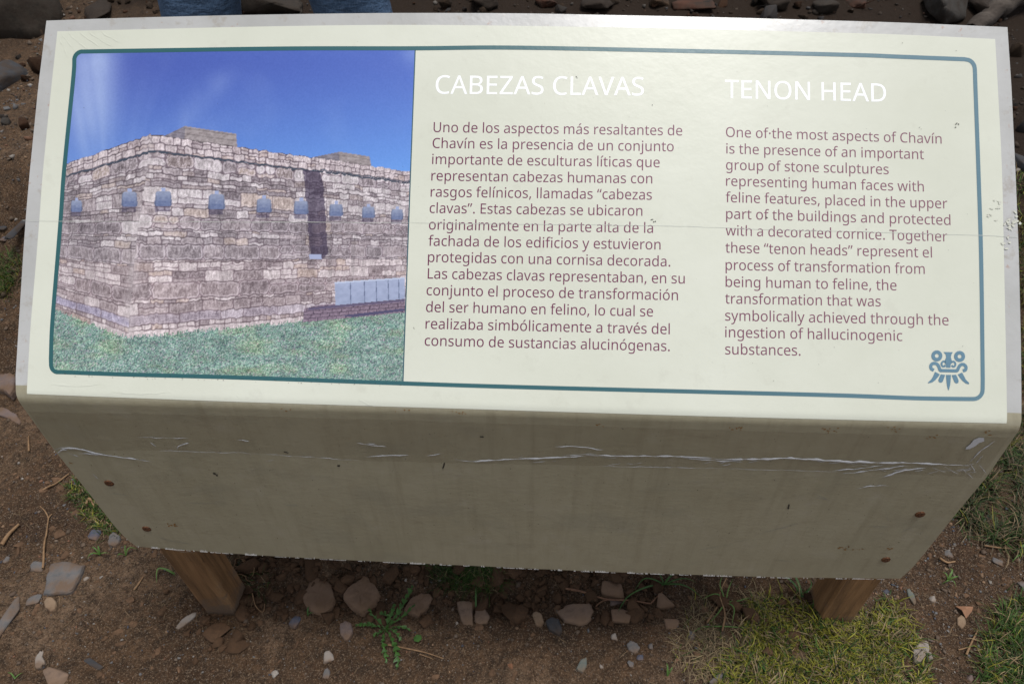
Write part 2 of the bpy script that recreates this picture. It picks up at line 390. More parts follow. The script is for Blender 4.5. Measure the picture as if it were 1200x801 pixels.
        col = np.where((r | kb)[..., None], np.where(kb[..., None] & ~r[..., None], [164, 176, 214], hc), col)
    # dark line where the wall meets the lawn
    return np.clip(col, 0, 255)
GLYPHS = r'''{",":[215,[[154,84,149,65,143,45,136,23,128,1,120,-20,111,-42,102,-63,94,-84,85,-103,33,-103,38,-83,43,-61,49,-38,53,-15,58,8,63,31,67,53,70,74,73,93,148,93]]],".":[215,[[58,43,59,61,64,75,72,85,82,92,94,96,107,97,120,96,132,92,142,85,151,75,156,61,157,43,156,26,151,12,142,2,132,-6,120,-10,107,-11,94,-10,82,-6,72,2,64,12,59,26]]],"A":[512,[[437,0,368,177,141,177,73,0,0,0,224,575,289,575,512,0],[282,415,280,420,278,428,274,438,271,449,267,461,263,473,260,484,257,493,255,500,247,468,244,457,241,447,238,438,230,415,165,241,346,241]]],"B":[521,[[241,573,307,569,361,558,404,541,434,515,453,478,459,431,457,409,453,389,446,371,437,354,424,340,409,328,392,317,372,309,350,304,350,300,373,295,395,288,415,279,433,267,448,253,461,236,470,215,476,191,478,163,475,130,467,100,454,74,436,52,413,33,385,19,354,8,318,2,279,0,78,0,78,573],[256,329,300,331,334,339,357,352,372,371,381,394,384,423,380,451,369,474,351,490,324,502,289,509,245,511,150,511,150,329],[150,269,150,61,265,61,311,64,346,74,371,91,388,112,398,138,401,168,399,188,395,205,388,221,377,235,362,247,344,256,321,263,293,267,260,269]]],"C":[507,[[323,517,294,516,266,510,241,502,217,490,196,474,178,456,162,434,149,410,139,383,131,353,127,321,125,286,128,241,135,200,147,164,164,132,186,105,213,83,244,68,281,58,322,55,347,56,371,58,394,62,416,66,438,72,460,78,460,15,438,8,416,2,393,-2,369,-6,342,-7,312,-8,257,-4,208,8,166,28,130,56,101,90,78,131,62,178,52,230,49,287,51,329,57,369,67,406,81,440,99,471,120,499,145,523,174,543,206,559,242,571,281,578,324,581,353,580,381,577,409,572,435,565,460,557,482,547,453,486,435,494,415,501,394,508,372,513,348,516]]],"D":[585,[[536,292,533,231,521,177,501,131,474,91,439,58,399,33,351,15,297,4,237,0,78,0,78,573,254,573,309,569,359,558,404,540,443,516,476,484,502,446,521,401,533,350],[460,289,457,337,449,379,435,415,416,444,391,469,361,487,327,500,287,508,244,511,150,511,150,62,228,62,299,68,357,87,402,119,434,164,454,220]]],"E":[446,[[398,0,78,0,78,573,398,573,398,509,150,509,150,330,383,330,383,268,150,268,150,63,398,63]]],"H":[594,[[516,0,443,0,443,267,150,267,150,0,78,0,78,573,150,573,150,330,443,330,443,573,516,573]]],"L":[420,[[78,0,78,573,150,573,150,64,400,64,400,0]]],"N":[609,[[532,0,447,0,141,476,138,476,139,462,140,448,141,432,143,378,144,359,144,340,144,320,144,0,78,0,78,573,161,573,467,99,470,99,468,137,466,193,465,213,464,232,464,249,464,573,532,573]]],"O":[626,[[577,287,576,244,570,204,561,166,547,132,531,101,510,73,486,49,459,29,428,13,393,1,355,-6,314,-8,271,-6,232,1,196,13,165,29,138,49,114,73,94,101,78,132,65,167,56,204,51,245,49,288,52,344,62,396,78,442,100,482,130,517,166,545,208,565,258,577,314,581,369,577,417,565,459,545,495,517,524,483,547,442,564,396,574,344],[125,287,127,241,134,200,145,163,161,131,182,104,207,83,238,67,273,58,314,55,354,58,390,67,420,83,445,104,465,131,481,163,492,200,499,241,501,287,496,354,481,411,456,457,421,491,373,511,314,518,274,515,238,506,207,490,182,469,161,443,145,411,134,374,127,333]]],"S":[440,[[403,153,400,121,392,92,378,66,359,44,335,26,307,11,274,1,238,-6,198,-8,177,-8,157,-7,137,-5,118,-2,100,1,83,4,68,9,54,14,41,19,41,88,62,80,86,72,113,65,142,59,171,56,201,55,228,56,252,60,273,66,290,74,305,85,316,98,324,113,329,129,330,147,329,164,325,180,318,194,308,207,295,218,277,230,255,241,228,252,196,265,172,274,151,284,131,294,114,305,98,317,85,330,74,344,65,359,57,375,52,393,49,413,48,435,51,464,58,490,71,513,89,533,110,550,136,563,165,573,197,579,231,581,262,580,290,577,318,572,343,565,367,558,389,549,366,487,346,495,325,502,302,508,278,513,254,516,229,517,207,516,187,513,169,507,155,499,142,489,133,478,126,464,122,450,121,434,122,416,126,400,133,386,143,373,156,362,172,351,193,341,217,330,246,318,278,306,307,293,332,279,353,264,371,247,385,228,395,206,401,181]]],"T":[446,[[259,0,187,0,187,509,8,509,8,573,437,573,437,509,259,509]]],"U":[586,[[513,202,511,164,503,128,489,95,470,65,446,40,416,20,380,4,338,-5,290,-8,225,-2,171,18,128,50,97,93,78,144,72,204,72,573,144,573,144,201,148,158,161,122,182,93,211,72,248,59,294,55,327,57,355,63,379,73,399,88,415,105,427,126,435,149,440,174,442,202,442,573,513,573]]],"V":[481,[[481,573,277,0,204,0,0,573,75,573,204,205,210,190,215,175,220,160,224,146,228,132,231,119,235,106,238,93,241,80,243,93,246,106,250,119,253,133,257,147,262,161,267,176,271,191,277,207,405,573]]],"Z":[459,[[427,0,30,0,30,55,332,508,40,508,40,573,419,573,419,518,118,64,427,64]]],"a":[450,[[231,437,279,433,318,422,347,403,368,375,381,338,385,293,385,0,334,0,320,61,317,61,304,46,292,33,279,22,265,13,250,5,234,-1,216,-5,195,-7,172,-8,148,-7,124,-2,103,6,84,16,68,30,55,48,45,68,39,92,37,119,43,159,59,192,87,219,127,238,179,251,243,257,316,259,316,285,313,317,306,342,293,359,275,371,253,378,227,380,205,379,183,376,163,370,143,363,124,355,106,347,84,400,104,410,126,419,151,426,177,432,204,436],[252,208,204,203,167,195,141,182,124,165,113,144,110,119,112,97,120,79,132,66,148,56,167,51,188,49,223,52,253,62,279,79,299,103,311,134,315,172,315,210]]],"b":[493,[[139,461,139,443,138,426,138,410,137,396,136,383,135,373,139,373,153,390,169,405,189,419,213,429,240,435,272,437,322,431,365,412,401,381,428,338,444,283,449,215,447,168,439,127,427,91,410,61,390,36,365,17,337,3,306,-5,272,-8,240,-6,213,0,189,10,169,24,153,38,139,55,133,55,119,0,68,0,68,609,139,609],[260,379,231,377,207,371,188,361,172,348,159,330,150,308,144,282,140,252,139,217,139,214,142,165,150,125,165,93,187,69,219,55,261,51,297,55,325,69,348,93,363,126,373,166,376,216,373,265,363,306,348,338,325,360,296,374]]],"c":[385,[[241,-8,204,-5,170,2,139,15,112,34,88,58,69,87,55,123,47,165,44,213,47,262,56,305,71,342,90,372,114,396,142,415,174,428,208,435,245,438,267,437,288,435,309,431,328,426,344,421,358,415,337,356,323,361,308,365,292,370,275,373,259,375,244,376,217,374,193,368,172,358,155,343,141,325,131,303,123,277,119,247,117,213,119,181,123,152,131,126,141,104,155,86,172,71,191,61,214,55,240,53,262,54,283,56,302,60,319,65,336,71,351,78,351,15,336,8,320,3,304,-2,285,-5,264,-7]]],"d":[493,[[221,-8,171,-2,128,17,92,48,65,91,49,146,44,214,49,282,66,338,93,381,128,413,171,432,221,438,243,437,262,434,280,429,296,423,310,416,323,407,335,397,345,386,354,374,359,374,356,405,355,418,355,429,354,438,354,609,425,609,425,0,368,0,358,58,354,58,345,46,335,35,323,24,310,15,296,7,279,1,262,-4,242,-7],[232,51,273,55,305,67,328,88,343,117,352,154,355,200,355,213,352,263,343,304,329,336,306,360,274,375,231,379,196,374,168,359,146,334,130,300,120,260,117,213,120,165,130,125,146,93,168,69,197,55]]],"e":[452,[[234,438,269,435,301,427,329,414,354,396,374,373,390,346,402,315,409,281,411,244,411,201,117,201,122,157,134,119,154,90,181,69,215,56,254,52,280,53,305,56,327,60,348,66,370,73,392,82,392,20,370,11,349,4,327,-1,304,-5,279,-7,251,-8,212,-5,176,3,143,17,114,36,90,61,70,91,56,126,47,167,44,212,47,257,55,297,68,333,86,364,108,390,134,411,164,426,198,435],[233,380,202,377,175,366,154,348,137,323,125,293,119,257,338,257,336,281,333,302,326,322,318,338,306,353,292,364,276,373,256,378]]],"f":[276,[[266,375,158,375,158,0,87,0,87,375,12,375,12,408,87,432,87,457,89,492,95,522,104,547,116,568,132,585,152,597,174,606,199,612,227,613,244,613,259,612,274,609,287,606,300,603,310,599,292,544,283,546,273,549,262,552,251,554,239,555,228,556,206,553,189,545,175,532,166,513,160,489,158,458,158,430,266,430]]],"g":[493,[[221,438,248,436,273,431,297,422,319,409,338,393,355,373,359,373,369,430,425,430,425,-7,423,-46,416,-80,404,-109,388,-135,367,-155,341,-172,310,-183,274,-190,233,-192,202,-192,174,-189,147,-186,122,-180,99,-174,78,-165,78,-100,99,-110,123,-118,149,-125,177,-130,206,-133,237,-134,271,-130,300,-119,324,-101,341,-77,352,-48,355,-13,355,4,355,11,356,21,356,32,357,43,357,51,358,57,354,57,338,37,320,21,299,8,275,-1,250,-6,221,-8,170,-2,126,18,91,51,65,95,49,149,44,214,49,278,65,332,91,377,126,411,169,431],[230,379,207,376,187,370,169,359,153,344,140,326,130,303,123,277,119,247,117,213,120,165,130,124,146,92,169,68,197,54,232,50,253,51,271,53,288,58,303,65,315,74,326,85,336,98,343,113,349,131,353,151,355,173,356,197,356,214,355,251,350,282,343,309,332,331,319,348,302,362,281,371,257,377]]],"h":[496,[[139,431,139,420,138,410,138,399,137,389,136,379,135,370,140,370,149,385,161,397,174,407,188,416,204,424,221,429,238,434,255,436,273,437,306,435,335,430,360,421,382,408,399,391,413,370,423,344,429,314,431,280,431,0,361,0,361,275,358,307,351,333,338,353,319,367,295,376,265,379,235,377,210,370,189,360,173,347,160,329,150,308,144,283,140,254,139,222,139,0,68,0,68,609,139,609]]],"i":[207,[[139,430,139,0,68,0,68,430],[104,591,115,590,124,586,133,580,140,572,144,560,145,546,144,532,140,521,133,512,124,506,115,502,104,501,93,502,83,506,75,512,68,521,64,532,63,546,64,560,68,572,75,580,83,586,93,590]]],"j":[207,[[18,-192,5,-192,-7,-191,-18,-190,-27,-188,-36,-185,-44,-183,-44,-126,-36,-128,-28,-130,-19,-132,-10,-133,-1,-134,9,-134,25,-132,39,-128,51,-120,61,-108,66,-90,68,-67,68,430,139,430,139,-64,137,-90,133,-113,126,-133,116,-151,103,-166,87,-177,67,-186,44,-191],[63,546,64,560,68,572,75,580,83,586,93,590,104,591,115,590,124,586,133,580,140,572,144,560,145,546,144,532,140,521,133,512,124,506,115,502,104,501,93,502,83,506,75,512,68,521,64,532]]],"l":[207,[[139,0,68,0,68,609,139,609]]],"m":[750,[[540,438,584,434,621,421,649,401,669,371,681,330,685,280,685,0,615,0,615,277,613,308,606,333,594,353,577,367,555,376,528,379,490,374,460,362,438,342,423,315,414,280,411,237,411,0,342,0,342,277,341,298,337,317,332,333,325,347,315,359,303,367,289,374,272,377,253,379,227,377,204,370,185,360,170,347,158,329,150,308,144,283,140,255,139,223,139,0,68,0,68,430,125,430,136,371,140,371,149,385,160,398,173,409,186,418,201,425,217,431,233,435,249,437,266,438,298,436,325,430,349,420,369,406,386,388,398,366,402,366,418,388,438,406,461,420,486,430,512,436]]],"n":[496,[[275,438,322,434,361,421,391,401,413,371,426,330,431,280,431,0,361,0,361,275,358,307,351,333,338,353,319,367,295,376,265,379,222,374,189,361,166,338,151,308,142,269,139,223,139,0,68,0,68,430,125,430,136,371,140,371,150,385,162,398,175,409,190,418,206,425,222,431,239,435,257,437]]],"o":[485,[[442,216,440,181,436,150,428,121,417,95,404,71,388,51,369,33,348,18,324,7,299,-1,271,-6,241,-8,214,-6,188,-1,163,7,140,18,119,33,100,51,84,71,70,95,59,121,51,150,46,181,44,216,47,261,55,301,68,336,87,367,110,392,137,412,169,426,204,435,244,438,281,435,316,426,347,412,374,392,398,367,417,336,431,301,439,261],[117,216,119,184,123,154,130,128,141,105,155,86,172,71,192,59,216,53,243,51,270,53,294,59,314,71,331,86,345,105,356,128,363,154,367,184,369,216,367,248,363,277,355,303,345,325,331,344,314,359,294,370,270,376,242,379,202,374,171,359,147,335,130,303,120,263]]],"p":[493,[[273,438,322,432,365,413,401,383,428,339,444,284,449,216,447,170,439,129,427,93,410,62,390,37,365,17,337,3,306,-5,272,-8,251,-7,231,-4,213,1,197,7,182,15,170,24,158,33,148,44,139,55,134,55,135,45,136,33,137,20,138,7,139,-5,139,-16,139,-192,68,-192,68,430,126,430,136,371,139,371,148,383,158,394,170,405,182,414,197,422,213,429,231,434,251,437],[260,379,233,377,210,371,190,362,174,349,161,333,152,313,145,289,141,261,139,229,139,216,140,182,144,152,150,126,159,103,172,85,188,70,208,59,233,53,261,51,286,53,308,60,326,72,341,88,354,108,364,131,371,157,375,186,376,217,373,262,363,302,348,334,325,359,296,374]]],"q":[493,[[354,-9,355,1,355,13,355,25,356,37,357,48,358,58,354,58,340,40,323,25,303,11,279,1,251,-6,219,-8,170,-2,128,17,93,48,66,91,49,146,44,214,47,261,54,302,67,338,83,368,104,393,129,413,157,427,188,435,221,438,253,436,280,429,304,419,324,405,341,389,355,371,358,371,369,430,425,430,425,-192,354,-192],[233,51,260,52,284,58,304,67,320,79,333,96,342,116,349,140,353,168,355,199,355,213,352,263,343,305,328,337,305,361,273,375,231,379,196,374,167,359,145,334,130,300,120,260,117,213,120,165,130,126,146,93,168,70,197,55]]],"r":[331,[[269,438,277,438,286,437,295,437,304,436,312,435,319,433,310,368,303,370,296,371,287,372,279,373,271,374,264,374,248,373,232,369,217,363,202,355,189,346,176,334,166,321,156,305,149,289,143,270,140,251,139,229,139,0,68,0,68,430,126,430,134,351,137,351,147,367,158,381,170,395,183,407,198,418,214,426,231,433,249,437]]],"s":[384,[[348,119,346,92,339,69,327,49,311,32,292,18,268,6,241,-2,210,-6,176,-8,148,-7,122,-5,99,-1,78,5,59,11,42,19,42,83,60,75,81,67,104,60,128,54,153,50,178,49,211,51,236,57,256,66,269,79,277,94,280,112,279,123,276,132,271,141,264,150,253,158,239,167,222,176,200,185,174,196,148,206,124,217,103,228,84,239,69,252,57,266,48,283,43,302,41,324,46,358,61,386,85,408,118,425,157,435,202,438,228,437,252,434,275,430,298,424,319,417,339,409,315,353,297,360,278,366,258,372,238,377,218,379,197,380,171,379,149,374,131,366,118,356,111,343,108,328,109,317,113,307,119,298,127,290,139,282,154,274,172,266,193,256,219,246,245,236,268,226,289,215,306,203,321,191,333,176,341,159,346,140]]],"t":[289,[[212,50,222,50,233,51,245,53,255,54,264,56,272,59,272,5,263,1,253,-2,240,-4,226,-6,213,-8,200,-8,178,-7,157,-3,138,4,120,13,104,27,91,44,82,66,76,93,74,125,74,375,13,375,13,409,75,437,103,528,144,528,144,430,269,430,269,375,144,375,144,127,146,103,153,83,163,69,177,58,193,52]]],"u":[496,[[427,430,427,0,370,0,359,57,356,57,346,43,334,31,321,20,306,11,290,4,273,-1,256,-5,238,-7,220,-8,187,-6,159,-1,134,8,112,21,95,38,81,59,71,85,65,114,63,148,63,430,135,430,135,153,137,122,145,96,158,76,176,62,200,53,230,51,260,53,285,59,306,69,323,82,336,100,345,121,352,146,356,175,357,206,357,430]]],"v":[407,[[163,0,0,430,75,430,167,176,171,164,176,151,180,137,185,123,189,109,193,96,197,83,199,72,201,63,204,63,207,72,210,84,214,96,218,110,222,124,227,138,232,152,237,165,241,176,332,430,407,430,244,0]]],"w":[630,[[346,243,336,276,333,287,330,297,328,308,321,335,319,343,317,351,316,357,313,357,312,351,310,343,308,335,302,307,299,297,297,286,294,275,291,264,287,253,284,242,207,1,127,1,9,431,82,431,141,201,145,186,149,170,153,154,157,139,160,124,163,109,166,96,168,84,169,73,172,73,174,80,176,88,178,97,185,128,187,138,190,149,193,160,196,170,199,180,201,188,277,431,354,431,428,188,440,149,444,135,447,122,451,109,454,96,456,84,457,74,460,74,462,84,464,95,466,108,469,122,473,137,477,153,481,169,485,185,489,201,549,431,621,431,502,1,419,1]]],"y":[409,[[1,430,76,430,169,185,174,171,179,157,184,144,188,130,193,117,196,105,200,92,203,80,205,68,209,68,212,83,217,100,224,121,231,142,238,164,245,186,333,430,409,430,224,-59,213,-85,201,-108,188,-130,173,-148,157,-164,138,-176,117,-185,94,-191,67,-192,55,-192,44,-192,34,-190,25,-189,16,-188,9,-186,9,-130,15,-131,22,-132,30,-133,38,-134,47,-135,56,-135,72,-134,86,-131,99,-126,110,-118,121,-110,130,-99,138,-87,145,-73,152,-59,174,-2]]],"z":[377,[[346,0,31,0,31,47,262,375,45,375,45,430,340,430,340,377,112,55,346,55]]],"·":[215,[[58,283,59,301,64,315,72,325,82,331,94,335,107,337,120,335,132,331,142,325,151,315,156,301,157,283,156,266,151,252,142,241,132,234,120,230,107,229,94,230,82,234,72,241,64,252,59,266]]],"á":[450,[[231,437,279,433,318,422,347,403,368,375,381,338,385,293,385,0,334,0,320,61,317,61,304,46,292,33,279,22,265,13,250,5,234,-1,216,-5,195,-7,172,-8,148,-7,124,-2,103,6,84,16,68,30,55,48,45,68,39,92,37,119,43,159,59,192,87,219,127,238,179,251,243,257,316,259,316,285,313,317,306,342,293,359,275,371,253,378,227,380,205,379,183,376,163,370,143,363,124,355,106,347,84,400,104,410,126,419,151,426,177,432,204,436],[252,208,204,203,167,195,141,182,124,165,113,144,110,119,112,97,120,79,132,66,148,56,167,51,188,49,223,52,253,62,279,79,299,103,311,134,315,172,315,210],[344,606,339,598,332,589,323,579,314,568,304,557,293,546,282,534,271,523,260,513,249,503,239,494,229,486,183,486,183,496,191,506,200,518,209,532,218,546,227,560,237,575,245,589,253,602,259,614,344,614]]],"é":[452,[[234,438,269,435,301,427,329,414,354,396,374,373,390,346,402,315,409,281,411,244,411,201,117,201,122,157,134,119,154,90,181,69,215,56,254,52,280,53,305,56,327,60,348,66,370,73,392,82,392,20,370,11,349,4,327,-1,304,-5,279,-7,251,-8,212,-5,176,3,143,17,114,36,90,61,70,91,56,126,47,167,44,212,47,257,55,297,68,333,86,364,108,390,134,411,164,426,198,435],[233,380,202,377,175,366,154,348,137,323,125,293,119,257,338,257,336,281,333,302,326,322,318,338,306,353,292,364,276,373,256,378],[347,606,342,598,335,589,326,579,317,568,307,557,296,546,285,534,274,523,263,513,253,503,242,494,233,486,186,486,186,496,194,506,203,518,212,532,221,546,231,560,240,575,248,589,256,602,262,614,347,614]]],"í":[207,[[139,0,68,0,68,430,139,430],[222,606,217,598,210,589,201,579,192,568,182,557,171,546,160,534,149,523,138,513,128,503,117,494,107,486,61,486,61,496,69,506,78,518,87,532,96,546,106,560,115,575,123,589,131,602,137,614,222,614]]],"ó":[485,[[442,216,440,181,436,150,428,121,417,95,404,71,388,51,369,33,348,18,324,7,299,-1,271,-6,241,-8,214,-6,188,-1,163,7,140,18,119,33,100,51,84,71,70,95,59,121,51,150,46,181,44,216,47,261,55,301,68,336,87,367,110,392,137,412,169,426,204,435,244,438,281,435,316,426,347,412,374,392,398,367,417,336,431,301,439,261],[117,216,119,184,123,154,130,128,141,105,155,86,172,71,192,59,216,53,243,51,270,53,294,59,314,71,331,86,345,105,356,128,363,154,367,184,369,216,367,248,363,277,355,303,345,325,331,344,314,359,294,370,270,376,242,379,202,374,171,359,147,335,130,303,120,263],[362,606,356,598,349,589,341,579,331,568,321,557,311,546,300,534,289,523,278,513,267,503,257,494,247,486,200,486,200,496,209,506,217,518,227,532,236,546,245,560,254,575,263,589,270,602,277,614,362,614]]],"“":[288,[[278,573,273,552,268,530,263,507,258,483,253,460,249,438,245,416,241,395,238,376,162,376,156,385,162,404,168,424,175,445,183,467,191,489,200,511,209,532,217,553,226,573],[130,573,125,552,120,530,115,507,110,483,105,460,100,438,96,416,93,395,90,376,14,376,10,385,15,404,21,424,28,445,36,467,44,489,53,511,61,532,70,553,79,573]]],"”":[288,[[278,564,273,545,267,524,260,503,252,481,244,459,235,437,227,416,218,396,209,376,156,376,162,397,167,419,172,441,177,465,182,488,186,510,191,532,194,553,197,573,273,573],[130,564,125,545,119,524,111,503,104,481,96,459,87,437,78,416,70,396,61,376,10,376,13,391,17,407,21,424,25,441,28,459,32,476,35,493,38,510,41,527,44,543,47,558,49,573,124,573]]]," ":[209,[]]}'''
# ------------------------------------------------------------------ ground: one sheet, fine near the sign, out to the horizon
def axis(lo, hi, step, far, n):
    a = np.arange(lo, hi, step); g = np.geomspace(step*1.5, far, n)
    return np.concatenate([(lo-g)[::-1], a, hi+g])
gx = axis(-1.75, 1.65, 0.0068, 190, 60); gy = axis(-.25, 1.15, .0068, 190, 70)
GX, GY = np.meshgrid(gx, gy); GZ = ground_h(GX, GY)
me = mesh('ground', np.stack([GX, GY, GZ], -1).reshape(-1, 3), grid_faces(len(gy), len(gx)), True)
m_soil, t_, b_ = M('brown_soil', .95, spec=.15)
c = ramp(t_, noise(t_, 2.2, 6, .62), [(.36, (.056, .030, .017)), (.5, (.130, .076, .043)), (.64, (.22, .142, .090))])
c = mix(t_, ramp(t_, noise(t_, 38, 5, .75), [(.36, G2), (.62, G1)]), c, (.042, .028, .019))
c = mix(t_, ramp(t_, noise(t_, 260, 3, .7), [(.52, G1), (.66, (.85,)*3)]), c, (.25, .175, .115))
c = mix(t_, ramp(t_, noise(t_, 170, 4, .75), [(.34, G2), (.5, G1)]), c, (.045, .027, .016))
c = mix(t_, ramp(t_, noise(t_, 520, 2, .6), [(.66, G1), (.72, (.8,)*3)]), c, (.30, .27, .24))
tc = N(t_, 'ShaderNodeTexCoord'); sp = N(t_, 'ShaderNodeSeparateXYZ'); t_.links.new(tc.outputs['Object'], sp.inputs[0])
ad = N(t_, 'ShaderNodeMath', operation='MULTIPLY_ADD'); t_.links.new(noise(t_, 3, 5, .7), ad.inputs[0]); ad.inputs[1].default_value = 1.2; t_.links.new(sp.outputs['Y'], ad.inputs[2])
mr = N(t_, 'ShaderNodeMapRange'); a2 = N(t_, 'ShaderNodeMath', operation='MULTIPLY_ADD'); t_.links.new(sp.outputs['X'], a2.inputs[0]); a2.inputs[1].default_value = .42; t_.links.new(ad.outputs[0], a2.inputs[2])
mr.inputs['From Min'].default_value = 2.2; mr.inputs['From Max'].default_value = 2.75; t_.links.new(a2.outputs[0], mr.inputs['Value'])
c = mix(t_, mr.outputs[0], c, (.030, .020, .014))      # darker earth on the bank, towards the back and right
t_.links.new(c, b_.inputs['Base Color'])
p = bump(t_, b_, noise(t_, 30, 6, .7), 1.0, .016); bump(t_, b_, noise(t_, 210, 4, .7), 1.0, .005, p)
tag(link('ground', me, m_soil), 'bare brown earth strewn with grit', kind='structure')

# ------------------------------------------------------------------ the sign
sign = tag(empty('information_sign', (0, .06, 0)), 'folded grey metal information panel about the tenon heads on two short wooden posts', 'sign')
def W2L(P): return np.asarray(P)-np.array([0, .06, 0])
def child(name, me, mat, par=None):
    par = par or sign
    o = link(name, me, mat, par)
    return o
OUT_TOP = [(54.4, 24.4), (120, 22), (190, 20), (300, 17.5), (450, 15.5), (600, 15.8), (700, 17.5), (800, 19.5), (900, 22), (1050, 26.5), (1180.6, 32)]
OUT_L = [(54.4, 24.4), (45, 100), (35, 200), (30.6, 250), (27, 300), (22, 380), (18.3, 440), (18.6, 462)]
OUT_R = [(1180.6, 32), (1185.2, 100), (1190, 200), (1194, 300), (1196.3, 400), (1197, 460), (1197, 494)]
FL = [(18.6, 462), (22, 470), (62, 525), (100, 572), (135, 617), (147, 630), (160, 640)]
FRt = [(1197, 494), (1196, 501), (1156.7, 558), (1120, 602), (1081, 651), (1068, 666), (1055, 677.5)]
BOT = [(160, 640), (300, 650), (430, 657), (560, 663), (690, 669), (820, 673.5), (930, 676.5), (1055, 678)]
def resample(P, n=None, ts=None):
    P = np.array(P, float); d = np.r_[0, np.cumsum(np.hypot(*np.diff(P, axis=0).T))]; d /= d[-1]
    ts = np.linspace(0, 1, n) if ts is None else ts
    return np.stack([np.interp(ts, d, P[:, 0]), np.interp(ts, d, P[:, 1])], -1)
def smooth_path(P, n, ts=None):
    # Catmull-Rom so that long edges bow smoothly
    P = np.array(P, float); Q = np.vstack([2*P[0]-P[1], P, 2*P[-1]-P[-2]]); out = []
    for i in range(1, len(Q)-2):
        for t in np.linspace(0, 1, 12, endpoint=False):
            a, b, c, d = Q[i-1:i+3]
            out.append(.5*((2*b)+(-a+c)*t+(2*a-5*b+4*c-d)*t*t+(-a+3*b-3*c+d)*t**3))
    out.append(P[-1]); return resample(out, n, ts)
def coons(T, B, L, Rr, U, Wt):
    T, B = T, B; nu, nw = len(U), len(Wt); u = U[None, :, None]; w_ = Wt[:, None, None]
    P = (1-w_)*T[None]+w_*B[None]+(1-u)*L[:, None]+u*Rr[:, None]
    P -= (1-u)*(1-w_)*T[0]+u*(1-w_)*T[-1]+(1-u)*w_*B[0]+u*w_*B[-1]
    return P
U = np.linspace(0, 1, 141)
w1 = np.r_[np.linspace(0, .94, 26), np.linspace(.948, 1, 18)]; w2 = np.r_[np.linspace(.002, .10, 18), np.linspace(.13, 1, 20)]
foldc = np.stack([18.6+(1197-18.6)*U, 0*U], -1); foldc[:, 1] = fold_y(foldc[:, 0])
OL = list(OUT_L); OL[-1] = (18.6, float(fold_y(18.6))); ORr = list(OUT_R); ORr[-1] = (1197, float(fold_y(1197)))
F1 = list(FL); F1[0] = OL[-1]; F2 = list(FRt); F2[0] = ORr[-1]
A = coons(smooth_path(OUT_TOP, 0, U), foldc, resample(OL, ts=w1), resample(ORr, ts=w1), U, w1)
Bq = coons(foldc, smooth_path(BOT, 0, U), resample(F1, ts=w2), resample(F2, ts=w2), U, w2)
G = np.concatenate([A, Bq[0:]], 0)
Pt = surf(G[..., 0], G[..., 1]); nr, nc = G.shape[:2]
Pi = surf(G[..., 0], G[..., 1], -.004)
def shell(Po, Pi):
    nr, nc = Po.shape[:2]; F = grid_faces(nr, nc); n = nr*nc
    f = [F[:, ::-1], F+n]       # the rim has vertices of its own so that the faces shade flat up to the edge
    ring = [(0, j) for j in range(nc)]+[(i, nc-1) for i in range(1, nr)]+[(nr-1, j) for j in range(nc-2, -1, -1)]+[(i, 0) for i in range(nr-2, 0, -1)]
    idx = np.array([i*nc+j for i, j in ring]); nx = np.roll(idx, -1)
    A_ = Po.reshape(-1, 3); B_ = Pi.reshape(-1, 3); m = len(idx); q = np.arange(m); qn = (q+1) % m
    f.append(np.stack([q, qn, qn+m, q+m], -1)+2*n)
    return np.concatenate([A_, B_, A_[idx], B_[idx]]), np.concatenate(f)
V, F = shell(Pt, Pi)
me = mesh('bent_panel', W2L(V), F, False); nf = (nr-1)*(nc-1)
sm = np.ones(len(me.polygons), bool); sm[2*nf:] = False; me.polygons.foreach_set('use_smooth', sm)
panel = child('bent_panel', me, m_sheet)
me.materials.append(m_rim)
# clear film over the top face makes the bare rim paler: second material on the faces above the bend
mi = np.zeros(len(me.polygons), np.int32); k = (len(w1)-12)*(nc-1); mi[:k] = 1
me.polygons.foreach_set('material_index', mi)
# chipped raw lower edge: small flakes of bare white primer
fl_v, fl_f = [], []; rr = random.Random(3)
m_flake, _, _ = M('bare_white_primer', .7, (.80, .78, .74))
bt = smooth_path(BOT, 900)
x = 2
while x < 893:
    n_ = rr.choice([1, 1, 2, 3, 5, 9, 14]); hgt = rr.choice([.5, .9, 1.3, 2.2, 2.6])
    for i in range(n_):
        if x+1 >= 898: break
        a, b2 = bt[x], bt[x+1]; o = len(fl_v); j1, j2 = rr.uniform(.1, 1)*hgt, rr.uniform(.1, 1)*hgt
        q = [(a[0], a[1]+.25), (b2[0], b2[1]+.25), (b2[0]-.2, b2[1]-j2), (a[0]+.2, a[1]-j1)]
        P = surf(*np.array(q).T, .0008); fl_v += list(W2L(P)); fl_f.append([o, o+1, o+2, o+3])
        x += 1
    x += rr.choice([0, 0, 1, 1, 2, 3, 6, 14])
tag(child('chipped_edge', mesh('chipped_edge', fl_v, fl_f), m_flake), kind='stuff')

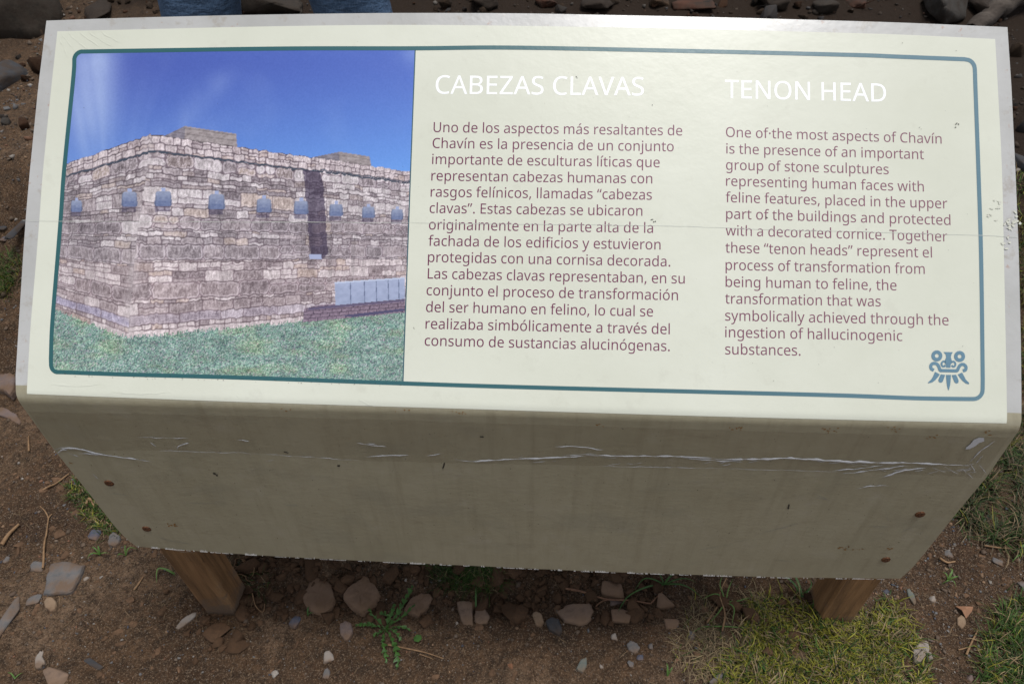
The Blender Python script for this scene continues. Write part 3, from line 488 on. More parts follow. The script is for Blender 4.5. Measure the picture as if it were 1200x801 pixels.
def patch(name, poly_px, off, mat, par, nu=60, nv=30, wbreak=None):
    """flat print bounded by four photo-space curves (top, bottom, left, right)"""
    T, B, L, Rr = poly_px; U2 = np.linspace(0, 1, nu); W2 = np.linspace(0, 1, nv) if wbreak is None else wbreak
    g = coons(smooth_path(T, 0, U2), smooth_path(B, 0, U2), smooth_path(L, 0, W2), smooth_path(Rr, 0, W2), U2, W2)
    P = surf(g[..., 0], g[..., 1], off)
    me = mesh(name, W2L(P).reshape(-1, 3), grid_faces(len(W2), nu)[:, ::-1], True)
    return child(name, me, mat, par)
wS = np.r_[np.linspace(0, .94, 18), np.linspace(.95, 1, 12)]
sticker = patch('printed_sticker', (
    [(67.5, 37), (190, 34), (300, 31.5), (450, 29.5), (600, 30.5), (800, 34), (900, 36.5), (1050, 40.6), (1166, 46)],
    [(31.5, 461.5), (150, 466.2), (300, 471.7), (567, 480), (800, 487.2), (1000, 492.3), (1180, 496.2)],
    [(67.5, 37), (60.6, 100), (50.6, 200), (46.9, 250), (43, 300), (36.2, 380), (33.8, 420), (31.5, 461.5)],
    [(1166, 46), (1169, 100), (1174, 200), (1176.3, 300), (1179, 430), (1180, 496.2)]), .0004, m_cream, sign, 120, 30, wS)
# picture
NU, NV = 540, 480
PTp = [(87, 60.5), (190, 59), (340, 57.7), (486, 57.4)]; PBt = [(60, 436.5), (162, 438.5), (275, 441), (472, 446.5)]
PLf = [(87, 60.5), (80.5, 130), (75.4, 200), (71.9, 250), (68, 300), (61.5, 380), (60, 436.5)]; PRt = [(486, 57.4), (479.5, 240), (472, 446.5)]
U2 = np.linspace(0, 1, NU); W2 = np.linspace(0, 1, NV)
g = coons(smooth_path(PTp, 0, U2), smooth_path(PBt, 0, U2), smooth_path(PLf, 0, W2), smooth_path(PRt, 0, W2), U2, W2)
colp = paint(g[..., 0], g[..., 1])
cl_ = lin(np.clip(colp, 0, 255))*.88
me = mesh('printed_picture', W2L(surf(g[..., 0], g[..., 1], .00052)).reshape(-1, 3), grid_faces(NV, NU)[:, ::-1], True, cl_.reshape(-1, 3))
# round the two left corners off under the border
bm = bmesh.new(); bm.from_mesh(me)
cut = []
Gf = g.reshape(-1, 2)
for f in bm.faces:
    i = f.verts[0].index; x, y = Gf[i]
    for cx_, cy_, sx, sy in ((96.5, 70.5, -1, -1), (70, 429, -1, 1)):
        if (x-cx_)*sx > 0 and (y-cy_)*sy > 0 and math.hypot(x-cx_, y-cy_) > 9.6: cut.append(f)
bmesh.ops.delete(bm, geom=list(set(cut)), context='FACES'); bm.to_mesh(me); bm.free()
picture = child('printed_picture', me, m_pic, sticker)
def strip(name, path, width, off, mat, par, closed=False, group=None):
    P = np.array(path, float); n = len(P)
    if closed: d = np.roll(P, -1, 0)-np.roll(P, 1, 0)
    else: d = np.gradient(P, axis=0)
    d /= np.maximum(1e-9, np.hypot(d[:, 0], d[:, 1]))[:, None]; nrm = np.stack([-d[:, 1], d[:, 0]], -1)
    wd = np.broadcast_to(width, (n,))[:, None]/2
    a = P+nrm*wd; b = P-nrm*wd
    V = np.concatenate([surf(a[:, 0], a[:, 1], off), surf(b[:, 0], b[:, 1], off)])
    m = n if closed else n-1; i = np.arange(m); j = (i+1) % n
    F = np.stack([i, j, j+n, i+n], -1)
    return child(name, mesh(name, W2L(V), F), mat, par)
def arc(cx, cy, r, a0, a1, n=7): return [(cx+r*math.cos(R_(a)), cy+r*math.sin(R_(a))) for a in np.linspace(a0, a1, n)]
# centre line of the printed frame (clockwise from the top)
fr = []
fr += [tuple(p) for p in smooth_path([(97, 60.8), (190, 59.3), (340, 57.2), (487, 57), (600, 56.2), (800, 60), (1000, 64.8), (1050, 66.7), (1130, 69.8)], 160)]
fr += arc(1131, 81, 11, -85, -3)[1:]
fr += [tuple(p) for p in smooth_path([(1142.3, 86), (1142.7, 100), (1146.3, 200), (1149.4, 300), (1151.2, 430), (1151.2, 456)], 70)]
fr += arc(1140.5, 456.5, 10.7, 0, 92)[1:]
fr += [tuple(p) for p in smooth_path([(1130, 467.2), (1070, 466.2), (984, 463), (830, 459), (600, 453), (474, 449), (275, 442), (150, 438.6), (72, 435.8)], 170)][1:]
fr += arc(68.8, 427.5, 8.6, 92, 178)[1:]
fr += [tuple(p) for p in smooth_path([(60, 420), (61.5, 380), (68, 300), (71.9, 250), (75.4, 200), (85.4, 100), (87.3, 78)], 70)]
fr += arc(97.5, 70.8, 10.2, 188, 262)
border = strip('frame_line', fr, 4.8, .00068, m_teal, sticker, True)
# film glare, stronger to the right, painted into the frame colour as paler blue
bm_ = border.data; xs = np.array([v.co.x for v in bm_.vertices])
m_fr, t_, b_ = M('teal_frame_ink_with_painted_glare', .4)
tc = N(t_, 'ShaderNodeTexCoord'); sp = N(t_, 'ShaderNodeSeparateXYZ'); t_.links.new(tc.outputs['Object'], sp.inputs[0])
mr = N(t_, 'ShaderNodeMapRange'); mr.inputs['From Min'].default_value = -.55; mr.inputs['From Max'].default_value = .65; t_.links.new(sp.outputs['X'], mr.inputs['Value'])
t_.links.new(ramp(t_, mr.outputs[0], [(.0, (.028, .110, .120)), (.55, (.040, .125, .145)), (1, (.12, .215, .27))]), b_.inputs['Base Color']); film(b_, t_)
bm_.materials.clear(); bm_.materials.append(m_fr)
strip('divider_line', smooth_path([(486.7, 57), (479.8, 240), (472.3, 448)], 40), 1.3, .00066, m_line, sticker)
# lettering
m_txt, t_, b_ = M('maroon_ink_with_painted_glare', .4)  # ink paler to the right: veiling glare mixed into the lettering colour
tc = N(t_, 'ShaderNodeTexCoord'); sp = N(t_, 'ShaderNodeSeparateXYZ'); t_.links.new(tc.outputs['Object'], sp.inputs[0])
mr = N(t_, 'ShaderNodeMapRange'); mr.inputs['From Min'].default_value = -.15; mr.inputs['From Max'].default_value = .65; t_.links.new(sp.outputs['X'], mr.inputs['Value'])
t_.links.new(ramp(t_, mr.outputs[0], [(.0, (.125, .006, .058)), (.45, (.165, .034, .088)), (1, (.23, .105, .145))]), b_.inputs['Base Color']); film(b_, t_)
GL = json.loads(GLYPHS)
def text_line(name, s, x0, y0, x1, y1, cap, mat, weight=0.0):
    cu = bpy.data.curves.new('t', 'CURVE'); cu.dimensions = '2D'; cu.fill_mode = 'BOTH'
    adv = 0; lo = 1e9; hi = -1e9
    for ch in s:
        a, loops = GL[ch]
        for lp in loops:
            n = len(lp)//2; sp_ = cu.splines.new('POLY'); sp_.points.add(n-1); sp_.use_cyclic_u = True
            for i in range(n):
                X_ = lp[2*i]+adv; lo = min(lo, X_); hi = max(hi, X_)
                sp_.points[i].co = (X_/1000, lp[2*i+1]/1000, 0, 1)
        adv += a
    cu.offset = weight
    o = bpy.data.objects.new('t', cu); C.objects.link(o)
    dg = bpy.context.evaluated_depsgraph_get()
    tmp = bpy.data.meshes.new_from_object(o.evaluated_get(dg)); 
    V = np.array([v.co[:] for v in tmp.vertices]); faces = [list(p.vertices) for p in tmp.polygons]
    bpy.data.objects.remove(o); bpy.data.curves.remove(cu); bpy.data.meshes.remove(tmp)
    t = (V[:, 0]*1000-lo)/(hi-lo); px = x0+(x1-x0)*t
    # the baseline sags very slightly with the lens
    py = y0+(y1-y0)*t
    upx = np.interp(px, [36, 1188], [.0797, -.032]); hpx = V[:, 1]*1000/575*cap
    P = surf(px+upx*hpx, py-hpx, .00052)
    # text faces must look outwards
    me = mesh(name, W2L(P), faces)
    bm = bmesh.new(); bm.from_mesh(me); bm.normal_update()
    for f in bm.faces:
        if f.normal.z < 0: f.normal_flip()
    bm.to_mesh(me); bm.free()
    return child(name, me, mat, sticker)
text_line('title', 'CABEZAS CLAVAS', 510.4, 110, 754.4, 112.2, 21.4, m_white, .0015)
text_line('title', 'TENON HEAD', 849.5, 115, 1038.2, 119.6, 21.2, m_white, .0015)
ES = [('Uno de los aspectos más resaltantes de', 508, 155, 799.4, 159), ('Chavín es la presencia de un conjunto', 506.9, 173.6, 789.4, 177.6),
 ('importante de esculturas líticas que', 506.3, 192.4, 773, 196.2), ('representan cabezas humanas con', 505.4, 211.7, 764.3, 215.2),
 ('rasgos felínicos, llamadas “cabezas', 504.6, 230.6, 763.8, 234.2), ('clavas”. Estas cabezas se ubicaron', 503.4, 249.6, 752.7, 253),
 ('originalmente en la parte alta de la', 502.6, 269, 765.2, 273), ('fachada de los edificios y estuvieron', 502, 288, 774, 292.5),
 ('protegidas con una cornisa decorada.', 501.4, 307, 785.4, 312.3), ('Las cabezas clavas representaban, en su', 501.2, 326.4, 802.3, 332.3),
 ('conjunto el proceso de transformación', 499.8, 345.8, 794.4, 351.8), ('del ser humano en felino, lo cual se', 499.2, 365.4, 765.2, 370.8),
 ('realizaba simbólicamente a través del', 498.6, 385, 784.8, 391.5), ('consumo de sustancias alucinógenas.', 497.6, 404.8, 784.8, 411.3)]
EN = [('One of·the most aspects of Chavín', 850.6, 160.6, 1103.3, 168.6), ('is the presence of an important', 851, 180, 1082.5, 186.8),
 ('group of stone sculptures', 850.7, 199, 1041.3, 204.4), ('representing human faces with', 850.7, 217.8, 1082.5, 224.6),
 ('feline features, placed in the upper', 850.3, 237, 1110, 244.4), ('part of the buildings and protected', 850.8, 256.3, 1113.7, 263.8),
 ('with a decorated cornice. Together', 850.3, 275.8, 1110, 283), ('these “tenon heads” represent el', 850, 296, 1092, 301.8),
 ('process of transformation from', 850.2, 316.2, 1083.5, 321), ('being human to feline, the', 850.2, 336, 1050.5, 340.2),
 ('transformation that was', 849.7, 355.6, 1032, 359), ('symbolically achieved through the', 849.7, 375.5, 1111.5, 381),
 ('ingestion of hallucinogenic', 849.7, 395, 1057.3, 399.4), ('substances.', 849.7, 415, 938, 416.5)]
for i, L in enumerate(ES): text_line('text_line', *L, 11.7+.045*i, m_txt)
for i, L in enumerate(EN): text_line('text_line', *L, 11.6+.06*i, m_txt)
# emblem: a stylised feline mouth, in points of a grid 8.9 times finer than the photo
def emb(P): return [(1070+x/8.9, 390+y/8.9) for x, y in P]
m_emb = ink('slate_blue_ink', (.115, .215, .29))
def poly_part(name, P, off, mat, par):
    P = np.array(P, float); Q = surf(P[:, 0], P[:, 1], off)
    me = mesh(name, W2L(Q), [list(range(len(P)))]); bm = bmesh.new(); bm.from_mesh(me); bmesh.ops.triangulate(bm, faces=bm.faces[:]); bm.normal_update()
    for f in bm.faces:
        if f.normal.z < 0 and f.normal.y > -.5: f.normal_flip()
    bm.to_mesh(me); bm.free(); return child(name, me, mat, par)
def estrip(P, wd): return strip('emblem', smooth_path(emb(P), max(12, 6*len(P))), np.array(wd)/8.9 if np.ndim(wd) else wd/8.9, .0008, m_emb, sticker)
eb = []
for cx_, cy_ in ((245, 238), (482, 244)):
    eb.append(strip('emblem', emb(arc(cx_, cy_, 39, 0, 345, 26)), 37/8.9, .0008, m_emb, sticker, True))
eb.append(poly_part('emblem', emb([(314, 198), (412, 200), (396, 225), (391, 255), (402, 290), (398, 318), (388, 330), (386, 362), (340, 360), (342, 330), (330, 318), (326, 290), (342, 255), (338, 225)]), .0008, m_emb, sticker))
eb.append(estrip([(336, 304), (312, 296), (294, 318), (304, 346), (326, 346), (330, 332)], 20)); eb.append(estrip([(396, 306), (420, 298), (438, 320), (430, 347), (408, 348), (402, 334)], 20))
eb.append(estrip([(214, 388), (186, 370), (184, 335), (212, 316), (246, 324), (266, 352), (280, 388), (300, 391), (360, 392), (440, 394), (458, 390), (474, 356), (494, 332), (524, 328), (548, 352), (544, 384), (516, 394)], 33))
eb.append(poly_part('emblem', emb([(226, 404), (276, 430), (256, 460), (228, 492), (196, 515), (152, 524), (156, 512), (186, 484), (206, 452)]), .0008, m_emb, sticker))
eb.append(poly_part('emblem', emb([(286, 430), (332, 436), (320, 470), (306, 508), (290, 518), (268, 512), (260, 492), (272, 462)]), .0008, m_emb, sticker))
eb.append(poly_part('emblem', emb([(340, 436), (392, 436), (390, 480), (384, 540), (370, 596), (362, 592), (350, 545), (344, 490)]), .0008, m_emb, sticker))
eb.append(poly_part('emblem', emb([(400, 438), (444, 434), (460, 464), (472, 496), (468, 520), (446, 526), (430, 514), (414, 476)]), .0008, m_emb, sticker))
eb.append(poly_part('emblem', emb([(462, 432), (508, 412), (524, 440), (546, 484), (582, 520), (578, 534), (548, 526), (514, 500), (484, 464)]), .0008, m_emb, sticker))
# one mesh for the emblem
Vv, Ff = [], []
for o in eb:
    k = len(Vv); Vv += [v.co[:] for v in o.data.vertices]; Ff += [[i+k for i in p.vertices] for p in o.data.polygons]
for o in eb[1:]: bpy.data.objects.remove(o)
old = eb[0]; bpy.data.objects.remove(old)
child('emblem', mesh('emblem', Vv, Ff), m_emb, sticker)
# seam of the clear film across the print
m_film, t_, b_ = M('clear_film_edge', .3, (.58, .60, .55)); b_.inputs['Coat Weight'].default_value = .5
rj = random.Random(8)
seam = smooth_path([(27, 258.5), (54, 259.3), (200, 260), (480, 261.5), (750, 264.5), (860, 267.5), (1000, 271.5), (1130, 275.3), (1192, 278)], 260)
seam[:, 1] += (fbm(seam[:, 0]*.03, 0*seam[:, 0], 4, 3)-.5)*1.6
strip('film_seam', seam, .25+.5*np.clip(fbm(seam[:, 0]*.06, seam[:, 0]*0, 9, 2)-.25, 0, 1), .00080, m_film, sticker)
def ridge(name, path, width, hgt, mat, par, base=.0004):
    """a raised crease: triangular cross section tapering to both ends"""
    P = smooth_path(path, max(8, int(np.hypot(*(np.array(path[-1])-np.array(path[0])))/3)+8)) if len(path) > 1 else path
    n = len(P); d = np.gradient(P, axis=0); d /= np.maximum(1e-9, np.hypot(d[:, 0], d[:, 1]))[:, None]; nm = np.stack([-d[:, 1], d[:, 0]], -1)
    t = np.linspace(0, 1, n); tp = np.clip(np.minimum(t, 1-t)*6, .12, 1)*np.clip(-.25+1.5*fbm(P[:, 0]*.11, P[:, 1]*.3, 3, 3), .15, .95); wd = (width/2*tp)[:, None]
    P = P+nm*((fbm(P[:, 0]*.12, P[:, 1]*.1, 13, 3)-.5)*1.8)[:, None]
    a = surf(*(P+nm*wd).T, base); b = surf(*(P-nm*wd).T, base)
    c_ = surf(*P.T, 0); o_ = surf(*P.T, 1.0)-c_; c_ = c_+o_*(base+hgt*tp)[:, None]
    V = np.concatenate([a, c_, b]); i = np.arange(n-1)
    F = np.concatenate([np.stack([i, i+1, i+1+n, i+n], -1), np.stack([i+n, i+n+1, i+1+2*n, i+2*n], -1)])
    me = mesh(name, W2L(V), F, False); return child(name, me, mat, par)
m_crease, t_, b_ = M('stress_whitened_film', .22, (.52, .53, .55)); b_.inputs['Coat Weight'].default_value = .8; b_.inputs['Coat Roughness'].default_value = .08
# the film laps over the bend and ends part way down the front
m_lap, t_, b_ = M('clear_plastic_film', .18, (.9, .9, .9)); 
for n_ in list(t_.nodes):
    if n_.type != 'OUTPUT_MATERIAL': t_.nodes.remove(n_)
tr = N(t_, 'ShaderNodeBsdfTransparent'); gl = N(t_, 'ShaderNodeBsdfGlossy'); gl.inputs['Roughness'].default_value = .22; gl.inputs['Color'].default_value = (.85, .87, .9, 1); mx = N(t_, 'ShaderNodeMixShader')
tr.inputs['Color'].default_value = (.97, .97, .965, 1)
fz = N(t_, 'ShaderNodeLayerWeight'); fz.inputs['Blend'].default_value = .25
bn = N(t_, 'ShaderNodeBump'); bn.inputs['Strength'].default_value = .35; bn.inputs['Distance'].default_value = .003; t_.links.new(noise(t_, 40, 4, .6, vscale=(.25, 1, 1)), bn.inputs['Height']); t_.links.new(bn.outputs[0], gl.inputs['Normal'])
mx.inputs[0].default_value = .09; t_.links.new(tr.outputs[0], mx.inputs[1]); t_.links.new(gl.outputs[0], mx.inputs[2]); t_.links.new(mx.outputs[0], t_.nodes['Material Output'].inputs[0])
lap_t = [(33, 482), (300, 487), (600, 496), (900, 505), (1182, 512)]
lap_b = [(66, 529), (180, 527), (300, 530.5), (420, 538.5), (533, 542), (700, 545), (850, 548), (1000, 552), (1150, 559)]
lap = patch('clear_film_lap', (lap_t, lap_b, [(33, 482), (66, 529)], [(1182, 512), (1150, 559)]), .0005, m_lap, sign, 120, 10)
CR = [[(63, 526), (72, 524.3), (90, 525), (110, 530), (140, 535), (178, 540)], [(67, 531), (72, 527), (79, 526)], [(78, 529), (92, 534)], [(90, 530.5), (125, 533), (160, 538)], [(162, 512), (221, 512.7)],
 [(176, 518), (183, 523)], [(208, 526), (210, 522), (222, 518.5)], [(108, 554), (115, 561)], [(278, 515), (292, 516)], [(418, 518), (432, 521), (453, 523)], [(428, 520), (440, 519.5)],
 [(429, 534.8), (450, 533), (479, 532.5)], [(500, 533.3), (509, 532), (518.7, 530)], [(533, 538), (558, 540), (592, 538), (654, 535.4), (696, 532.5)], [(650, 523), (676, 522.5), (708, 527)], [(660, 532.5), (700, 531)],
 [(690, 533), (730, 533.5), (800, 534.5), (836, 536)], [(800, 536), (850, 539.5), (880, 538)], [(820, 536), (870, 538), (923, 536.5), (990, 540), (1066, 542), (1136, 545)], [(985, 554.7), (1013, 551.7), (1050, 546.7), (1067, 545.3)],
 [(975, 551), (1010, 548), (1035, 544)], [(1033, 558.3), (1063, 550), (1087, 547.3)], [(1092, 547), (1108, 553)], [(1106, 546), (1123, 555)], [(1128, 549), (1140, 560)], [(1136.7, 543), (1142, 552)], [(1146.7, 542.7), (1156.5, 555)],
 [(1143, 542.7), (1151.7, 533)], [(1135, 542), (1150, 527), (1166, 516)], [(1001.7, 572.7), (1020, 569), (1043, 568)], [(185, 527.3), (300, 530.5)], [(300, 530.7), (420, 538.7)], [(700, 545.2), (850, 548.2)], [(850, 548.2), (985, 552.4)]]
WD = {0: 2.4, 13: 2.6, 16: 2.8, 18: 3.2, 19: 1.9, 21: 2.0}
rq = random.Random(44)
for _ in range(34):
    x = rq.choice([rq.uniform(600, 1150), rq.uniform(800, 1150), rq.uniform(70, 1140)]); y = np.interp(x, [60, 180, 420, 700, 1150], [528, 533, 534, 539, 548])+rq.uniform(-4, 9); L_ = rq.uniform(5, 22); sl = rq.uniform(-.3, .1)
    CR.append([(x, y), (x+L_*.5, y+sl*L_*.5+rq.uniform(-.6, .6)), (x+L_, y+sl*L_)])
for i, pth in enumerate(CR):
    wd_ = WD.get(i, 1.1 if len(pth) < 3 else 1.5); 
    if i >= 30: wd_ = rq.uniform(.35, .8)
    ridge('film_crease', pth, wd_, .0011*wd_/2, m_crease, lap, .0006)
for k, pth in enumerate([[(72, 40), (82, 52), (90, 62)], [(80, 39), (92, 50), (103, 58)], [(92, 38), (106, 48), (118, 56)], [(104, 37.5), (118, 47), (132, 55)], [(118, 37), (132, 46), (140, 50)], [(70, 46), (75, 56), (80, 68)], [(60, 450), (90, 452), (118, 450)], [(130, 459), (160, 461), (200, 460)], [(420, 468), (432, 474), (440, 477)], [(277, 462), (280, 468)]]):
    ridge('film_crease', pth, 3.0, .0004, m_cream, sticker, .0006)
# a curled flake of torn film near the right end
poly = [(1132, 523), (1137, 519), (1141, 514), (1147, 511.5), (1152.5, 512), (1153, 516), (1147, 518), (1142, 522), (1136, 525), (1131, 525.5)]
o = poly_part('torn_film', poly, .0012, m_crease, lap)
# screws
def screw(px, py, r=.0078, ang=0.3):
    me = bpy.data.meshes.new('screw'); bm = bmesh.new()
    P = surf(px, py, 0.0); ring = []
    prof = [(r*1.0, -.0006), (r*1.0, .0010), (r*.85, .0021), (r*.35, .0026)]
    for rad, h in prof:
        ring.append([bm.verts.new((rad*math.cos(a), -h, rad*math.sin(a)*.96)) for a in np.linspace(0, 2*math.pi, 20, endpoint=False)])
    for a, b in zip(ring, ring[1:]):
        for i in range(20): bm.faces.new((a[i], a[(i+1) % 20], b[(i+1) % 20], b[i]))
    ctr = bm.verts.new((0, -.0013, 0))
    for i in range(20): bm.faces.new((ring[-1][i], ring[-1][(i+1) % 20], ctr))
    bm.to_mesh(me); bm.free(); o = child('screw', me, m_rust, sign)
    o.location = Vector(W2L(P)); o.rotation_euler = (0, ang, 0); return o
m_rust, t_, b_ = M('rusty_steel', .6); b_.inputs['Metallic'].default_value = .35
t_.links.new(ramp(t_, noise(t_, 300, 3), [(.35, (.035, .016, .010)), (.6, (.15, .06, .022)), (.75, (.28, .16, .10))]), b_.inputs['Base Color'])
for px, py in ((128, 565.5), (172, 619), (1078, 602), (1038, 655)): screw(px, py)
# rust runs, smears, specks
m_stain, t_, b_ = M('rust_stain', .6, (.24, .11, .02)); m_mud, _, _ = M('brown_smear', .7, (.20, .165, .115)); m_speck, _, _ = M('black_speck', .7, (.03, .025, .02))
m_dust, _, _ = M('dry_mud_smear', .7, (.58, .585, .51))
def blob(px, py, rx, ry, seed, ang=0, n=14):
    r = random.Random(seed); out = []
    for i in range(n):
        a = 2*math.pi*i/n; k = r.uniform(.45, 1.1); x, y = rx*k*math.cos(a), ry*k*math.sin(a)
        out.append((px+x*math.cos(ang)-y*math.sin(ang), py+x*math.sin(ang)+y*math.cos(ang)))
    return out
def blobs(name, L, mat, off, par, size):
    V, F = [], []
    for (x, y, rx, ry, sd_, an) in L:
        P = np.array(blob(x, y, rx, ry, sd_, an)); c0 = surf(np.mean(P[:, 0]), np.mean(P[:, 1]), off)
        k = len(V); V.append(c0); V += list(surf(P[:, 0], P[:, 1], off)); n = len(P)
        F += [[k, k+1+(i+1) % n, k+1+i] for i in range(n)]
    o = child(name, mesh(name, W2L(np.array(V)), F), mat, par)
    if size: o['kind'] = 'stuff'
    return o
rr = random.Random(12)
L = []
for cx_, cy_, n_ in ((337, 478, 3), (535, 483, 7), (470, 480, 3), (862, 500, 6), (973, 503, 9), (1048, 502, 8), (1094, 511, 6), (988, 642, 7), (1003, 643, 5), (201, 614, 8), (87, 541, 3), (1160, 506, 5), (700, 497, 4), (1043, 641, 3)):
    for _ in range(n_): L.append((cx_+rr.gauss(0, 5), cy_+rr.gauss(0, 1.6), rr.uniform(.5, 2.2), rr.uniform(.3, .9), rr.random(), rr.uniform(-.5, .5)))
blobs('rust_stain', L, m_stain, .0008, sign, True)
L = []
for _ in range(230):
    x = rr.uniform(90, 1120); L.append((x, rr.uniform(float(fold_y(x))+14, 640), rr.uniform(.25, .7), rr.uniform(.2, .5), rr.random(), rr.uniform(0, 3)))
L += [(252, 554.5, 2.6, 1.6, 4, .4), (254.5, 556, 1.6, 1.1, 5, 1), (924, 593, 1.2, 5, 8, .2), (520, 545, 1.2, 6, 9, .25), (397, 545, 2.4, 1.6, 9, .1), (335, 529, 4, .8, 19, .3), (565, 511, 3, 1.2, 21, .1)]
blobs('dark_speck', L, m_speck, .0009, sign, True)
L = []
for cx_, cy_, n_, s_ in ((898, 256, 3, 1.0), (933, 155, 1, .8), (1077, 150, 3, .5), (675, 90, 3, .8), (1120, 148, 4, 2), (764, 124, 1, 1.2), (960, 427, 1, .5), (905, 446, 1, .5), (98, 128, 1, .6), (150, 250, 2, 1), (764, 259, 4, 1.6), (1127, 405, 1, .6), (1057, 50, 1, .6), (1122, 60, 1, .7), (1040, 385, 1, .5), (486, 384, 2, .6), (1028, 448, 1, .5)):
    for _ in range(n_): L.append((cx_+rr.gauss(0, 1.5*s_), cy_+rr.gauss(0, 1.2*s_), .65*s_**.5, .6*s_**.5, rr.random(), 0))
for _ in range(90): L.append((rr.uniform(70, 1160), rr.uniform(40, 455), rr.uniform(.15, .4), rr.uniform(.15, .35), rr.random(), 0))
for _ in range(60):
    x = rr.uniform(60, 470); L.append((x, 438+.028*(x-60)+rr.uniform(-2, 3), rr.uniform(.3, .8), rr.uniform(.2, .5), rr.random(), 0))
blobs('dark_speck', L, m_speck, .0012, sticker, True)
L = []
for cx_, cy_, n_ in ((1167, 236, 4), (1162, 252, 4), (1183, 262, 14), (1188, 256, 6), (1180, 285, 4)):
    for _ in range(n_): L.append((cx_+rr.gauss(0, 4), cy_+rr.gauss(0, 4), rr.uniform(1, 3.6), rr.uniform(.6, 2.2), rr.random(), rr.uniform(-1, 1)))
blobs('mud_smear', L, m_dust, .0013, sticker, True)
# scuffs on the front
m_scuff, _, _ = M('pale_scuff', .5, (.30, .285, .235))
for k, pth in enumerate([[(880, 628), (900, 622), (940, 612)], [(815, 644), (850, 638), (880, 630)], [(1016, 616), (1042, 617)], [(1055, 623), (1078, 614)], [(185, 640), (210, 645), (232, 647)], [(182, 627), (200, 633), (228, 637)], [(212, 589), (260, 589.5)], [(1038, 596), (1041, 612)], [(905, 656), (930, 656.5)], [(955, 582), (968, 585)], [(130, 577), (152, 581)], [(330, 590), (352, 592)], [(952, 577), (972, 586)], [(420, 600), (450, 640)], [(700, 600), (712, 620)]]):
    ridge('scuff', pth, .55, .0001, m_scuff, sign, .0006)
# posts
m_wood, t_, b_ = M('weathered_pine', .75)
c = ramp(t_, noise(t_, 26, 5, .6, vscale=(1.6, 1.6, .12)), [(.3, (.085, .042, .015)), (.52, (.215, .112, .045)), (.75, (.30, .175, .082))])
c = mix(t_, ramp(t_, noise(t_, 120, 3, .6, vscale=(1.5, 1.5, .06)), [(.58, G1), (.7, (.7,)*3)]), c, (.07, .032, .015))
c = mix(t_, ramp(t_, noise(t_, 9, 4, .6), [(.55, G1), (.75, (.6,)*3)]), c, (.16, .14, .12))
tc = N(t_, 'ShaderNodeNewGeometry'); sp = N(t_, 'ShaderNodeSeparateXYZ'); t_.links.new(tc.outputs['Position'], sp.inputs[0])
ad = N(t_, 'ShaderNodeMath', operation='MULTIPLY_ADD'); t_.links.new(noise(t_, 35, 5, .7), ad.inputs[0]); ad.inputs[1].default_value = -.22; t_.links.new(sp.outputs['Z'], ad.inputs[2])
mr = N(t_, 'ShaderNodeMapRange'); mr.inputs['From Min'].default_value = -.03; mr.inputs['From Max'].default_value = -.09; t_.links.new(ad.outputs[0], mr.inputs['Value'])
c = mix(t_, mr.outputs[0], c, (.115, .075, .048))            # splashed mud round the foot
t_.links.new(c, b_.inputs['Base Color']); bump(t_, b_, noise(t_, 90, 4, .7, vscale=(1.5, 1.5, .08)), .8, .003)
def post(x0, x1, y0, dep, rz, seed, lean=0):
    bm = bmesh.new(); r = random.Random(seed); ww = x1-x0; ch = .004; lv = []
    zt = .57; zb = float(ground_h(x0, y0))-.12
    n = 26
    for k in range(n):
        z = zb+(zt-zb)*k/(n-1); ring = []
        tb = 1+.006*math.sin(k*.7+seed)
        for sx, sy, cx_, cy_ in ((0, 0, 1, 0), (1, 0, -1, 0), (1, 0, 0, 1), (1, 1, 0, -1), (1, 1, -1, 0), (0, 1, 1, 0), (0, 1, 0, -1), (0, 0, 0, 1)):
            x = (sx-.5)*ww*tb+cx_*ch; y = sy*dep+cy_*ch
            ring.append(bm.verts.new((x+r.uniform(-.0006, .0006), y+r.uniform(-.0006, .0006), z)))
        lv.append(ring)
    for a, b in zip(lv, lv[1:]):
        for i in range(8): bm.faces.new((a[i], a[(i+1) % 8], b[(i+1) % 8], b[i]))
    bm.faces.new(lv[-1]); bm.faces.new(lv[0][::-1])
    me = bpy.data.meshes.new('post'); bm.to_mesh(me); bm.free()
    o = child('post', me, m_wood); o.location = Vector(W2L(np.array([(x0+x1)/2, y0, 0]))); o.rotation_euler = (0, lean, rz); return o
gl_ = gpt(242, 719); gr_ = gpt(280, 720)
a_ = gpt(np.array([242., 279, 958, 996]), np.array([719., 719, 727, 728]))
print('post base', a_.round(3))
post(a_[0, 0], a_[1, 0], a_[0, 1], .07, .0, 1, R_(-2.6))
post(a_[2, 0], a_[3, 0], a_[2, 1], .07, .0, 2, R_(.4))
# battens inside the fold that carry the sheet on the posts
def batten(name, cx_, cy_, cz_, lx, ly, lz, rx=0):
    bm = bmesh.new(); bmesh.ops.create_cube(bm, size=1); bmesh.ops.scale(bm, vec=(lx, ly, lz), verts=bm.verts); bmesh.ops.bevel(bm, geom=bm.edges[:], offset=.003, segments=1)
    me = bpy.data.meshes.new(name); bm.to_mesh(me); bm.free(); o = child(name, me, m_wood); o.location = Vector(W2L(np.array([cx_, cy_, cz_]))); o.rotation_euler = (rx, 0, 0)
for x in ((a_[0, 0]+a_[1, 0])/2+.02, (a_[2, 0]+a_[3, 0])/2-.09):
    L_ = .5; batten('bracing_arm', x, L_*.5*math.cos(TILT)+.02, FOLDZ+L_*.5*math.sin(TILT)-.06, .05, L_, .04, TILT)
    yb = .40*math.cos(TILT); batten('rear_brace', x, yb, (FOLDZ+.40*math.sin(TILT)-.10+.15)/2, .05, .04, FOLDZ+.40*math.sin(TILT)-.10-.15+.12)
